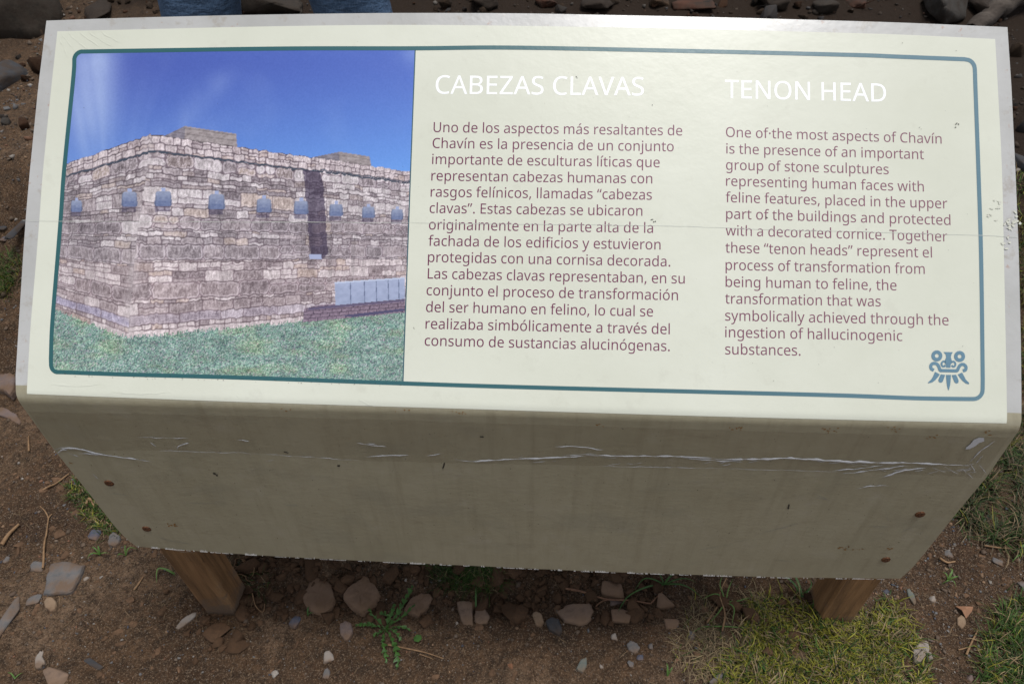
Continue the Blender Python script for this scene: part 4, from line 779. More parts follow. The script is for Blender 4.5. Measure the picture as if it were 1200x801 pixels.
# ------------------------------------------------------------------ stones
ico = {}
def ico_pts(sub):
    if sub not in ico:
        bm = bmesh.new(); bmesh.ops.create_icosphere(bm, subdivisions=sub, radius=1)
        V = np.array([v.co[:] for v in bm.verts]); F = np.array([[v.index for v in f.verts] for f in bm.faces]); bm.free(); ico[sub] = (V, F)
    return ico[sub]
def rock_shape(sub, seed, planes, rough=.05, tight=.75):
    """angular stone: hull of random points, its faces divided and roughened"""
    r = np.random.default_rng(seed); n = max(8, planes+5)
    Q = r.normal(size=(n, 3)); Q /= np.linalg.norm(Q, axis=1)[:, None]; Q = np.sign(Q)*np.abs(Q)**.62*r.uniform(.8, 1.1, (n, 1))
    bm = bmesh.new()
    for q_ in Q: bm.verts.new(tuple(q_))
    h_ = bmesh.ops.convex_hull(bm, input=bm.verts[:]); bmesh.ops.delete(bm, geom=[g for g in h_['geom_interior'] if isinstance(g, bmesh.types.BMVert)], context='VERTS')
    if sub >= 2:
        bmesh.ops.bevel(bm, geom=bm.edges[:], offset=.07, segments=1, affect='EDGES')
        bmesh.ops.triangulate(bm, faces=bm.faces[:])
    if sub >= 3:
        bmesh.ops.subdivide_edges(bm, edges=bm.edges[:], cuts=3, use_grid_fill=True); bmesh.ops.triangulate(bm, faces=bm.faces[:])
    bm.verts.index_update()
    P = np.array([v.co[:] for v in bm.verts]); F = np.array([[v.index for v in f.verts] for f in bm.faces if len(f.verts) == 3]); bm.free()
    k = 1+rough*3*(fbm(P[:, 0]*2.6+seed % 97, P[:, 1]*2.6+P[:, 2]*2.3, seed % 1000, 4)-.5); P = P*k[:, None]
    P -= (P.max(0)+P.min(0))/2; P /= (P.max(0)-P.min(0))/2
    return P, F
def stone_mat(name, col, rough=.85, var=.3, dirt=(.135, .083, .05)):
    m, t, b = M(name, rough, spec=.3)
    lo = tuple(v*(1-var) for v in col); hi = tuple(min(1, v*(1+var)) for v in col)
    c = ramp(t, noise(t, 45, 6, .65), [(.32, lo), (.68, hi)])
    c = mix(t, ramp(t, noise(t, 22, 4, .6), [(.40, G1), (.62, (.85,)*3)]), c, dirt)
    t.links.new(c, b.inputs['Base Color']); p = bump(t, b, noise(t, 70, 5, .7), .6, .004); bump(t, b, noise(t, 300, 3, .7), .4, .0015, p)
    return m
SM = {'grey': stone_mat('grey_slate', (.135, .13, .13)), 'dark': stone_mat('dark_slate', (.05, .052, .058), .85, .3, (.05, .034, .024)), 'blue': stone_mat('bluish_slate', (.075, .085, .12)),
      'pale': stone_mat('pale_limestone', (.30, .265, .235)), 'tan': stone_mat('tan_sandstone', (.27, .19, .125)), 'clod': stone_mat('dried_earth_clod', (.20, .130, .088), .95, .2),
      'brown': stone_mat('brown_rock', (.19, .13, .095), .85, .3, (.17, .11, .07)), 'rust': stone_mat('reddish_rock', (.21, .095, .05)), 'green': stone_mat('greenish_slate', (.13, .15, .135)), 'pink': stone_mat('pinkish_grey_rock', (.165, .125, .115))}
SMD = {k: stone_mat('dark_'+k+'_rock', c_, .8, .35, (.028, .019, .013)) for k, c_ in (('brown', (.035, .027, .02)), ('clod', (.028, .019, .013)), ('pink', (.05, .045, .04)), ('rust', (.075, .03, .017)), ('tan', (.10, .06, .035)), ('grey', (.06, .06, .06)))}  # darker versions of the stone colours for the rocks behind
OUTL = {
 (8, 452): [(-6, 440), (6, 434), (15, 433), (19, 445), (21, 462), (17, 470), (8, 463), (-6, 458)],
 (76, 678): [(57, 664), (60, 661), (78, 658.5), (84, 659), (91, 662.5), (100, 663), (96, 678), (88, 692), (80, 697), (62, 697.5), (52, 696), (54, 684)],
 (61, 710): [(52, 705), (55, 700.5), (63, 701), (69, 708), (67, 716), (61, 718.5), (53, 711)],
 (47, 771): [(45, 758), (49, 757), (51, 763), (50, 769), (54, 776), (50, 784), (44, 785), (41.5, 772)],
 (219, 727): [(207, 735), (211, 729), (219, 723), (229, 717.5), (230, 721), (224, 727), (217, 733), (209, 737)],
 (425, 698): [(402, 703), (412, 688), (428, 675), (436, 684), (447, 698), (440, 712), (426, 722), (411, 714)],
 (375, 702): [(352, 700), (361, 688), (366, 672), (376, 668), (388, 683), (393, 702), (391, 715), (378, 724), (364, 718)],
 (405, 740): [(398, 731), (406, 728), (412, 731), (414, 740), (411, 749), (405, 751), (399, 743)],
 (490, 711): [(474, 716), (482, 703), (494, 696), (505, 696), (507, 703), (499, 717), (490, 724), (480, 721)],
 (545, 722): [(535, 706), (538, 705), (554, 706), (553.5, 716), (555, 736), (552, 738), (545, 737), (538, 720)],
 (565, 724): [(557, 716), (566, 712), (574, 723), (571, 730), (563, 733), (556, 729)],
 (630, 727): [(624, 720), (628, 717.5), (634, 719), (637.5, 730), (634, 735), (628, 733)],
 (649, 735): [(639, 728), (647, 724), (655, 726), (659, 738), (656, 745), (644, 740)],
 (676, 721): [(654, 718), (662, 711), (672, 709), (691, 708), (695, 716), (690, 729), (683, 733), (662, 729)],
 (1078, 764): [(1068, 762), (1074, 755), (1081, 750), (1087, 754), (1088, 764), (1082, 771), (1075, 779), (1069, 777)],
 (1068, 699): [(1062, 690), (1065, 689), (1071, 697), (1073, 707), (1070, 709), (1064, 700)],
 (1126, 729): [(1121, 724), (1126, 720.5), (1131, 724), (1131, 733), (1126, 738), (1121, 733)],
 (682, 779): [(675, 784), (680, 774), (687, 770), (688, 778), (684, 788), (678, 786)],
 (742, 759): [(734, 756), (738, 752), (746, 754), (750, 760), (745, 766), (737, 762)],
 (13, 489): [(0, 481), (8, 481), (20, 486), (25, 494), (22, 497), (10, 491), (0, 488)],
 (135, 633): [(129, 629), (134, 624.5), (141, 629), (142, 634), (136, 641), (128, 640)],
}
def prism_stone(poly, s, seed, hgt):
    """stone with a known plan outline: roughened sides leaning in to an uneven top"""
    r = np.random.default_rng(seed); q = smooth_path(list(poly)+[poly[0]], 33)[:-1]*.15+resample(list(poly)+[poly[0]], 33)[:-1]*.85; q = gpt(q[:, 0], q[:, 1]); q = q[:, :2]; c = q.mean(0)
    q = c+(q-c)*(1+.03*r.normal(size=(32, 1))); rings = []; z0 = float(ground_h(*c)); tl = r.normal(size=2)*.10
    for f, z in ((1.03, -.010), (1.02, hgt*.35), (.975, hgt*.78), (.90, hgt*.98), (.62, hgt*1.03), (.3, hgt*1.05)):
        p = c+(q-c)*f*(1+.012*r.normal(size=(32, 1))); d = p-c; zz = z0+z+(d@tl)*.5*(z > 0)+hgt*.06*r.normal(size=32)*(z > .5*hgt)*(1 if f < .95 else .6)
        rings.append(np.c_[p, zz])
    V = np.concatenate(rings+[[[c[0], c[1], z0+hgt*1.05]]]); i = np.arange(32); j = (i+1) % 32; F = []
    for k in range(5):
        a = k*32; F += [np.stack([a+i, a+j, a+32+j], -1), np.stack([a+i, a+32+j, a+32+i], -1)]
    F.append(np.stack([160+i, 160+j, np.full(32, 192)], -1)); F = np.concatenate(F)
    return V-np.array([c[0], c[1], z0]), F, np.array([c[0], c[1], z0])
def stone(px, py, w, h, ang, mt, label, name='stone', planes=9, flat=.55, sink=.62, cat='stone', seed=None):
    """stone seen w x h photo pixels large, lying at the ground point under photo pixel px, py"""
    seed = seed or int(px*13+py*7)
    c = gpt(float(px), float(py)); dist = float((RM.T@(c-CA))[2]*-1); s = dist/FP
    # the ground is seen from above at an angle: stretch along y to undo the foreshortening
    if (px, py) in OUTL:
        V, F, o0 = prism_stone(OUTL[(px, py)], s, seed, max(.004, min(.022, flat*min(w, h)*s*.45)))
        if F is not None:
            me = mesh(name, V, F, False); sm_ = np.zeros(len(F), bool); sm_[128:] = True; me.polygons.foreach_set('use_smooth', sm_)
            o = link(name, me, SM[mt]); o.location = tuple(o0); return tag(o, label, cat)
    d = (c-CA); el = -d[2]/np.linalg.norm(d); fy = 1/max(.45, el)
    P, F = rock_shape(3, seed, planes)
    P = P*np.array([w/2*s, h/2*s*fy*.92, flat*min(w, h)/2*s*1.15])
    ca, sa = math.cos(-R_(ang)), math.sin(-R_(ang)); P = P@np.array([[ca, sa, 0], [-sa, ca, 0], [0, 0, 1]])
    hz = P[:, 2].max()
    me = mesh(name, P, F, False)
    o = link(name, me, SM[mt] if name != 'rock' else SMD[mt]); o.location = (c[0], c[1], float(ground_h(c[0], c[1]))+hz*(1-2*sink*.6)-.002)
    tag(o, label, cat); return o
ST = [
 (76, 678, 46, 36, -8, 'grey', 'large flat angular grey slate slab lying left of the left post', 8, .3),
 (44, 664, 18, 10, 5, 'grey', 'small flat grey chip at the tip of the dry forked stalk'),
 (40, 702, 17, 11, -20, 'grey', 'small rounded grey pebble just below left of the big slate slab'),
 (61, 710, 17, 17, 0, 'tan', 'cream coloured angular pebble touching the lower edge of the slate slab'),
 (47, 771, 10, 26, 10, 'pale', 'slim upright whitish pebble near the lower left corner'),
 (219, 727, 27, 9, -42, 'pale', 'white splinter of stone at the foot of the left post'),
 (64, 794, 34, 18, 10, 'brown', 'half buried grey brown stone at the bottom left edge'),
 (108, 776, 34, 6, 22, 'dark', 'thin dark buried slate edge in the trodden hollow'),
 (135, 633, 14, 16, 10, 'grey', 'grey pebble peeping out beside the lower left corner of the sign'),
 (112, 627, 15, 10, 10, 'blue', 'dark bluish pebble at the end of the left grass strip'),
 (8, 452, 22, 50, 20, 'pink', 'pale flat stone half hidden by the left edge of the sign'),
 (13, 489, 26, 9, 25, 'pink', 'flat pinkish stone below the pale stone at the left edge'),
 (8, 656, 9, 7, 0, 'grey', 'little grey pebble at the far left beside a straw'),
 (2, 735, 14, 60, 5, 'grey', 'long grey stone cut off by the left edge of the photo'),
 (101, 678, 6, 6, 0, 'pale', 'tiny pale pebble just right of the slate slab'),
 (346, 728, 12, 15, 20, 'blue', 'small dark blue pebble right of the left post'),
 (375, 702, 46, 44, 10, 'clod', 'broad flat lump of dried mud right of the left post', 7, .4),
 (425, 698, 44, 44, 42, 'clod', 'diamond shaped brown rock left of the leafy weed', 6, .5),
 (405, 740, 15, 23, 5, 'pink', 'smooth grey pebble above left of the weed'),
 (386, 770, 13, 14, 0, 'pale', 'pale squarish pebble below left of the weed'),
 (383, 789, 9, 11, 0, 'grey', 'small whitish pebble at the bottom edge under the squarish one'),
 (490, 711, 36, 30, -40, 'clod', 'brown lump of earth behind the top of the weed', 8, .5),
 (545, 722, 18, 34, -8, 'brown', 'upright wedge shaped brown stone under the middle of the sign', 6, .6),
 (565, 724, 17, 20, -10, 'brown', 'rounder brown stone touching the wedge shaped one'),
 (630, 727, 13, 19, -20, 'tan', 'bright tan egg shaped pebble under the sign'),
 (649, 735, 20, 20, 20, 'dark', 'dark slate pebble beside the bright tan one'),
 (676, 721, 44, 23, 3, 'brown', 'wide flat brown stone right of the dark slate pebble', 6, .5),
 (718, 693, 28, 22, 0, 'clod', 'brown lump behind the long reddish twig'),
 (720, 707, 17, 11, 0, 'pink', 'small pinkish stone under the bend of the reddish twig'),
 (729, 722, 26, 19, 0, 'clod', 'crumbly brown lump in front of the small pinkish stone'),
 (779, 705, 21, 18, 0, 'clod', 'brown lump under the long grass leaves'),
 (788, 731, 20, 12, 0, 'clod', 'low brown lump near the left end of the mossy grass'),
 (720, 746, 8, 9, 0, 'pale', 'tiny whitish pebble below the crumbly lump'),
 (742, 759, 16, 12, 15, 'grey', 'flat grey pebble below the row of lumps'),
 (765, 756, 12, 10, 0, 'grey', 'light grey pebble right of the flat grey one'),
 (750, 770, 9, 8, 0, 'blue', 'tiny blue pebble between and below the two grey ones'),
 (682, 779, 12, 16, -15, 'green', 'greenish grey chip near the bottom edge'),
 (599, 782, 9, 9, 0, 'rust', 'small orange pebble near the bottom edge right of the weed'),
 (705, 780, 5, 6, 0, 'pale', 'tiny white pebble right of the greenish grey chip'),
 (739, 778, 8, 8, 0, 'grey', 'small grey pebble at the bottom between the green chip and the grass'),
 (811, 744, 10, 11, 0, 'grey', 'pale grey pebble at the left edge of the mossy grass'),
 (840, 794, 24, 15, -15, 'grey', 'flat grey stone at the bottom left of the mossy grass'),
 (1078, 764, 20, 30, 10, 'pale', 'large whitish stone at the right edge of the mossy grass', 9, .6),
 (1068, 699, 8, 24, 25, 'green', 'long narrow greenish chip right of the right post'),
 (1090, 769, 7, 10, 0, 'pale', 'small white pebble beside the large whitish stone'),
 (1126, 729, 11, 17, 0, 'tan', 'tan oval pebble under the brown leaf'),
 (1112, 649, 11, 8, 30, 'grey', 'grey chip right of the lower right corner of the sign'),
 (1168, 657, 12, 8, 30, 'grey', 'grey chip in the gravel near the right edge'),
 (1197, 692, 14, 18, 0, 'grey', 'grey stone cut off by the right edge of the photo'),
 (1138, 795, 12, 10, 0, 'pink', 'pinkish pebble at the bottom right edge'),
 (1091, 748, 8, 9, 0, 'grey', 'small grey pebble above the white pebble right of the grass'),
 (1093, 702, 9, 7, 0, 'pale', 'pale pebble right of the narrow greenish chip'),
 (1110, 665, 8, 6, 0, 'tan', 'tiny salmon pebble below the lower right corner of the sign'),
 (4, 98, 34, 42, 0, 'dark', 'grey stone at the left edge beside the top of the sign', 8, .6),
 (28, 262, 9, 32, 5, 'dark', 'black stone hidden behind the left edge of the sign', 8, .7),
 (4, 279, 10, 6, 0, 'blue', 'tiny dark blue pebble beside the left edge of the sign'),
 (4, 267, 13, 6, 0, 'dark', 'small dark pebble above the tiny blue one'),
 (1196, 190, 16, 20, 0, 'dark', 'grey stone right of the top half of the sign'),
]
for s_ in ST:
    px, py, w_, h_, an, mt, lab = s_[:7]; pl = s_[7] if len(s_) > 7 else 9; fl_ = s_[8] if len(s_) > 8 else .6
    stone(px, py, w_, h_, an, mt, lab, 'pebble' if max(w_, h_) < 20 else 'stone', pl, fl_, cat='pebble' if max(w_, h_) < 20 else 'stone')
BK = [
 (22, 16, 120, 52, 0, 'brown', 'large dark brown boulder at the top left corner', 8, .8), (116, 12, 40, 26, 0, 'clod', 'brown lump between the boulder and the blue jeans', 8, .7),
 (318, 6, 92, 34, 0, 'brown', 'broad grey brown rock showing between the two jeans legs', 8, .7),
 (1105, 12, 46, 32, 12, 'pink', 'light grey angular rock near the top right corner', 7, .7), (812, 8, 52, 11, 10, 'rust', 'long flat reddish rock behind the top edge', 8, .6),
 (772, 4, 24, 12, 0, 'tan', 'small tan rock left of the long reddish one'), (905, 5, 34, 18, 0, 'clod', 'dark brown rock right of the long reddish one'),
 (700, 7, 40, 16, 0, 'clod', 'dark rock behind the middle of the top edge'), (560, 5, 50, 16, 0, 'clod', 'dark rock just right of the second jeans leg'),
 (1010, 6, 44, 22, 5, 'rust', 'dull reddish rock left of the light grey one'), (1150, 14, 28, 20, 0, 'clod', 'brown rock beside the grey root'), (640, 4, 26, 10, 0, 'rust', 'small reddish stone behind the top edge'), (965, 10, 26, 14, -10, 'brown', 'brown wedge of rock behind the top edge, right of the dark brown one'),
]
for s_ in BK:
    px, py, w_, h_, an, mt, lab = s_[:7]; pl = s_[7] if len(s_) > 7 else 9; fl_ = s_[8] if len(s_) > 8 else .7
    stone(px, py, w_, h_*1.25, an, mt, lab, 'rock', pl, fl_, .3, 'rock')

def scatter(name, pts, sizes, cols, sub, seed, mat, planes=5, squash=(.45, .8), kinds=10, sink=.25):
    r = np.random.default_rng(seed); Vs, Fs, Cs = [], [], []; n0 = 0
    shapes = [rock_shape(sub, seed+i, planes, .04) for i in range(kinds)]
    z = ground_h(pts[:, 0], pts[:, 1])
    for i in range(len(pts)):
        P, F = shapes[r.integers(kinds)]; a = r.uniform(0, 6.283); s = sizes[i]; sq = r.uniform(*squash)
        Q = P*np.array([s*r.uniform(.7, 1.1), s*r.uniform(.6, 1), s*sq]); ca, sa = math.cos(a), math.sin(a)
        Q = Q@np.array([[ca, sa, 0], [-sa, ca, 0], [0, 0, 1]])
        tl = r.uniform(-.35, .35); Q = Q@np.array([[1, 0, 0], [0, math.cos(tl), math.sin(tl)], [0, -math.sin(tl), math.cos(tl)]])
        Vs.append(Q+np.array([pts[i, 0], pts[i, 1], z[i]+s*sq*(1-2*sink)])); Fs.append(F+n0); Cs.append(np.repeat(cols[i][None], len(P), 0)); n0 += len(P)
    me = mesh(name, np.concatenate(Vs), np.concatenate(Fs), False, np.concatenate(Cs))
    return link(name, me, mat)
m_grit, t_, b_ = M('loose_grit', .85, spec=.3)
c = mix(t_, ramp(t_, noise(t_, 260, 3, .7), [(.4, G1), (.75, (.6,)*3)]), attr(t_), (.07, .05, .036)); t_.links.new(c, b_.inputs['Base Color']); bump(t_, b_, noise(t_, 300, 3), .5, .0015)
PAL = np.array([(.12, .085, .06), (.16, .12, .09), (.15, .15, .155), (.075, .085, .11), (.30, .27, .24), (.24, .15, .09), (.10, .07, .05), (.20, .10, .06), (.19, .18, .17)])
r = np.random.default_rng(21)
def region(n, x0, x1, y0, y1): return np.stack([r.uniform(x0, x1, n), r.uniform(y0, y1, n)], -1)
pts = np.concatenate([region(9000, -1.6, 1.5, -.2, .42), region(7000, -2.3, -.8, .4, 2.6), region(7500, .66, 1.35, -.05, .75), region(700, -1.35, -.65, .0, .6)])
sz = np.clip(r.lognormal(-6.55, .55, len(pts)), .0007, .0085)*np.where(pts[:, 1] > .8, 1.7, 1)
grv = tag(scatter('loose_grit', pts, sz, PAL[r.choice(len(PAL), len(pts), p=[.26, .19, .08, .05, .06, .07, .22, .04, .03])]*r.uniform(.8, 1.15, (len(pts), 1)), 1, 100, m_grit), 'loose grit and fine gravel strewn over the earth', kind='stuff')
# crumbled earth on the ledge under the sign
n = 4200; px_ = np.concatenate([region(n, -.72, .62, .07, .52), np.c_[r.normal(-.69, .06, 160), r.normal(.09, .05, 160)], np.c_[r.normal(.66, .06, 120), r.normal(.09, .05, 120)]]); keep = (fbm(px_[:, 0]*5, px_[:, 1]*5, 3) > .40) | (np.arange(len(px_)) >= n); oc = gpt(*np.array([k_ for k_ in OUTL]+[(718, 693), (719, 707), (729, 722), (779, 705)], float).T)[:, :2]; far_ = (np.hypot(px_[:, None, 0]-oc[None, :, 0], px_[:, None, 1]-oc[None, :, 1]) > .028).all(1); px_ = px_[keep & far_]
sz = np.clip(r.lognormal(-5.15, .62, len(px_)), .002, .028)
ec = np.array([(.085, .049, .029)])*r.uniform(.75, 1.25, (len(px_), 1))
m_crumb, t_, b_ = M('crumbled_earth', .97, spec=.1)
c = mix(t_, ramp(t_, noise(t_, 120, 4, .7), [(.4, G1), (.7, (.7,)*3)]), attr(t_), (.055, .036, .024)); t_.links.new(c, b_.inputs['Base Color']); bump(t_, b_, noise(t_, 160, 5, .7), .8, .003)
tag(scatter('crumbled_earth', px_, sz, ec, 2, 300, m_crumb, 5, (.45, .85), 24, .42), 'crumbled lumps of dry earth under the sign', kind='stuff')
n = 2600; pb = region(n, -4.2, 3.8, 1.6, 4.6); sz = np.clip(r.lognormal(-4.4, .7, n), .004, .055)
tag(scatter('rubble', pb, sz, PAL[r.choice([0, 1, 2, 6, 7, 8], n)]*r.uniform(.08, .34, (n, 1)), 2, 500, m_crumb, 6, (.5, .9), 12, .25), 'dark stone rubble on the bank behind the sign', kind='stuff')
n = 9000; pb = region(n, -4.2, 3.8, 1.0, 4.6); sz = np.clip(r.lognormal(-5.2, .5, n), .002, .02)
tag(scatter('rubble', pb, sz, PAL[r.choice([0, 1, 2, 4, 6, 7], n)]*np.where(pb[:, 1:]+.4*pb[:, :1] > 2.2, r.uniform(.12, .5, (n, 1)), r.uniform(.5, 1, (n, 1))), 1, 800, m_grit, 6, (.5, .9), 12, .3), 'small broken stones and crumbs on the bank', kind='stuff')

pq = region(900, -1.6, 1.5, -.2, .5); sz = np.clip(r.lognormal(-5.2, .5, 900), .002, .014)
tag(scatter('earth_lumps', pq, sz, np.array([(.15, .09, .055)])*r.uniform(.75, 1.2, (900, 1)), 2, 700, m_crumb, 5, (.4, .7), 16, .62), 'small half buried lumps of earth in front of the sign', kind='stuff')
# ------------------------------------------------------------------ grasses
def blade_mat(name, rough=.6):
    m, t, b = M(name, rough, spec=.3); t.links.new(attr(t), b.inputs['Base Color']); b.inputs['Subsurface Weight'].default_value = 0
    b.inputs['Transmission Weight'].default_value = 0; return m
m_blade = blade_mat('grass_blade')
def blades(bx, by, L, Wd, cols, seed, lean=(.3, 1.2), curl=.8, seg=4, z=None, az=None):
    n = len(bx); r = np.random.default_rng(seed); az = r.uniform(0, 2*np.pi, n) if az is None else az
    th = r.uniform(*lean, n); cv = r.uniform(.2, 1, n)*curl
    z = ground_h(bx, by) if z is None else z
    t = np.linspace(0, 1, seg+1); V = np.zeros((n, seg+1, 2, 3)); P = np.stack([bx, by, z-.002], -1); ang = th.copy()
    sd = np.stack([-np.sin(az), np.cos(az), 0*az], -1)
    for k in range(seg+1):
        wk = Wd*(1-t[k]**1.6)*.5+.00008
        V[:, k, 0] = P+sd*wk[:, None]; V[:, k, 1] = P-sd*wk[:, None]
        P = P+np.stack([np.cos(az)*np.sin(ang), np.sin(az)*np.sin(ang), np.cos(ang)], -1)*(L/seg)[:, None]; ang = ang+cv/seg*2
        az = az+r.uniform(-.35, .35, n)
        lowz = ground_h(P[:, 0], P[:, 1])+.001; P[:, 2] = np.maximum(P[:, 2], lowz)
    i = (np.arange(n)*(seg+1)*2)[:, None]+(np.arange(seg)*2)[None]
    F = np.stack([i, i+1, i+3, i+2], -1).reshape(-1, 4)
    cc = np.repeat(cols[:, None], (seg+1)*2, 1).reshape(-1, 3)*np.tile(np.repeat(np.linspace(.5, 1.2, seg+1), 2), n)[:, None]  # blades darken to the foot: shade in the turf's gaps put into their colour
    return V.reshape(-1, 3), F, cc
def gcols(n, r, straw=.3, yellow=.3):
    base = np.array([[.045, .098, .012]])*r.uniform(.65, 1.3, (n, 1)); u = r.random(n)
    yel = np.array([[.255, .245, .028]])*r.uniform(.7, 1.2, (n, 1)); st = np.array([[.30, .22, .12]])*r.uniform(.5, 1.15, (n, 1))
    return np.where((u < straw)[:, None], st, np.where((u < straw+yellow)[:, None], yel, base))
def turf(name, poly, n, L, Wd, seed, label, straw=.3, yellow=.3, lean=(.2, 1.2), pw=.32, cull=.0, curl=.8):
    r = np.random.default_rng(seed); P = np.array(poly, float)
    X = r.uniform(P[:, 0].min(), P[:, 0].max(), n*4); Y = r.uniform(P[:, 1].min(), P[:, 1].max(), n*4)
    k = inpoly(X+r.normal(0, 5, n*4), Y+r.normal(0, 5, n*4), poly); X, Y = X[k], Y[k]
    g_ = gpt(X, Y); f = fbm(g_[:, 0]*16, g_[:, 1]*16, seed, 3); kk = f > pw+cull*r.random(len(f)); g_ = g_[kk][:n]; f = f[kk][:n]; n = len(g_)
    cols = gcols(n, r, straw, yellow)*(.55+.9*fbm(g_[:, 0]*30, g_[:, 1]*30, seed+5, 2))[:, None]*r.uniform(.35, 1.15, (n, 1))
    if name == 'long_grass': cols = cols*.62
    V, F, c = blades(g_[:, 0], g_[:, 1], r.uniform(*L, n)*(.6+.8*f), r.uniform(*Wd, n), cols, seed, lean, curl)
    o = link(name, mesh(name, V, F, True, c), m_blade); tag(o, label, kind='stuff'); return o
turf('mossy_grass', [(835, 812), (850, 770), (870, 738), (885, 700), (935, 712), (1000, 722), (1040, 708), (1070, 742), (1085, 780), (1092, 812)], 9000, (.010, .028), (.0012, .003), 31, 'short yellow green turf in front of the right post', .26, .50, pw=.36)
turf('turf_blades', [(835, 812), (850, 770), (866, 735), (880, 695), (935, 700), (1000, 715), (1045, 700), (1076, 742), (1090, 780), (1096, 812)], 1200, (.020, .050), (.0014, .0040), 32, 'longer ragged blades and straw standing in the turf', .34, .36, (.3, 1.3), .40)
turf('dead_grass', [(790, 770), (810, 700), (900, 690), (905, 735), (850, 800), (800, 790)], 900, (.015, .05), (.0008, .0018), 33, 'dead straw at the left rim of the turf', .9, .05, (.8, 1.5), .35)
turf('grass_strip', [(78, 556), (92, 556), (120, 590), (142, 618), (140, 632), (118, 622), (92, 596), (80, 575)], 750, (.014, .036), (.0012, .0028), 35, 'strip of green grass beside the lower left edge of the sign', .25, .12, pw=.3)
turf('long_grass', [(1120, 615), (1145, 545), (1175, 505), (1215, 480), (1215, 640), (1175, 640), (1150, 625)], 1900, (.03, .085), (.0014, .0036), 37, 'dark tangled grass right of the lower right corner of the sign', .42, .05, (.4, 1.4), .42, curl=1.0)
turf('grass', [(1145, 801), (1150, 760), (1170, 715), (1215, 690), (1215, 812), (1150, 812)], 1100, (.02, .05), (.0012, .003), 39, 'green grass in the bottom right corner', .15, .1, (.3, 1.2), .38)
turf('grass', [(500, 660), (595, 662), (590, 690), (560, 694), (520, 688)], 900, (.02, .05), (.0008, .0018), 41, 'dark fine grass in the shade under the middle of the sign', .15, .0, (.2, 1.2), .3)
turf('grass', [(-20, 300), (26, 300), (24, 325), (10, 350), (-20, 352)], 700, (.02, .05), (.001, .0025), 43, 'small green grass patch left of the sign', .2, .1, (.3, 1.2), .3)
turf('grass', [(1185, 200), (1215, 200), (1215, 480), (1192, 480)], 800, (.02, .06), (.001, .003), 45, 'grass showing past the right edge of the sign', .35, .2, (.3, 1.3), .42)
turf('grass', [(265, 652), (300, 655), (320, 700), (290, 700)], 160, (.015, .04), (.0008, .002), 47, 'sparse grass in the shade behind the left post', .6, .0, (.4, 1.4), .3)
# scattered straw litter
r = np.random.default_rng(61)
pl_ = np.concatenate([region(1500, -1.7, 1.6, -.2, 1.4), region(700, -1.5, -.6, 0, .6), region(500, .6, 1.4, -.1, .5)]); n = len(pl_)
sc_ = np.array([[.27, .18, .10]])*r.uniform(.35, 1.1, (n, 1))
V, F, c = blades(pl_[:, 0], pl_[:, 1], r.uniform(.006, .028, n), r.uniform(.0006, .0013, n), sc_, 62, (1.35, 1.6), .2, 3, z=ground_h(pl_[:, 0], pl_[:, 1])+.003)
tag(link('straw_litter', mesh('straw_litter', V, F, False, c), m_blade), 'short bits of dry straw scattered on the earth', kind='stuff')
# tufts with separate long leaves
m_leaf, t_, b_ = M('grass_leaf', .5, spec=.3); t_.links.new(ramp(t_, noise(t_, 60, 3), [(.3, (.055, .115, .025)), (.7, (.10, .18, .04))]), b_.inputs['Base Color'])
m_leafd, t_, b_ = M('dark_green_leaf', .5, spec=.3); t_.links.new(ramp(t_, noise(t_, 60, 3), [(.3, (.035, .085, .022)), (.7, (.06, .13, .03))]), b_.inputs['Base Color'])
def gribbon(name, path_px, wpx, lift, mat, par=None, base=None, root=None):
    """a long leaf or stalk that leaves the ground and arches over it"""
    P = smooth_path(path_px, 14); g_ = gpt(P[:, 0], P[:, 1]); t = np.linspace(0, 1, len(P)); d = np.gradient(g_, axis=0); d[:, 2] = 0
    d /= np.linalg.norm(d, axis=1)[:, None]; sd = np.stack([-d[:, 1], d[:, 0], 0*t], -1)
    g_[:, 2] += lift*4*t*(1-t)*.7+lift*t*.3+.002
    if callable(wpx): wv = wpx(t)
    else: wv = wpx*(np.clip(1-t, 0.05, 1)**.6)*(.6+.4*np.minimum(1, t*4))
    wv = wv*1.6/FP/2
    V = np.concatenate([g_+sd*wv[:, None], g_+np.array([0, 0, -1])*(wv*.35)[:, None], g_-sd*wv[:, None]]); n = len(t); i = np.arange(n-1)
    F = np.concatenate([np.stack([i, i+1, i+1+n, i+n], -1), np.stack([i+n, i+n+1, i+1+2*n, i+2*n], -1)])
    if root is not None: V = V-np.array(root.location)
    o = link(name, mesh(name, V, F, True), mat, root); return o
def tuft(px, py, leaves, lab, mat, name='grass_tuft', lift=.02, cat='grass tuft'):
    g_ = gpt(float(px), float(py)); e = empty(name, tuple(g_)); tag(e, lab, cat)
    for L in leaves: gribbon('leaf', [(px, py)]+L[0], L[1], lift, mat, root=e)
    return e
bpy.context.view_layer.update()
tuft(778, 685, [([(760, 690), (735, 703), (722, 722)], 2.6), ([(800, 690), (822, 702)], 2.6), ([(786, 678), (792, 674)], 3), ([(755, 682), (744, 692)], 2.4), ([(770, 676), (752, 675)], 2), ([(800, 682), (815, 684)], 2)], 'grass tuft with long arching green leaves under the sign, left of the right post', m_leafd)
tuft(850, 706, [([(838, 700), (822, 704)], 2), ([(842, 690), (846, 676)], 2), ([(858, 716), (857, 732)], 2.2), ([(840, 722), (830, 732)], 2), ([(864, 708), (878, 702)], 1.8), ([(852, 694), (858, 680)], 1.6)], 'small straggling grass tuft at the upper left corner of the turf', m_leaf)
tuft(832, 734, [([(822, 736), (812, 741)], 1.8), ([(850, 735), (870, 736), (880, 732)], 1.8)], 'thin green blades lying across the left rim of the turf', m_leaf, lift=.006)
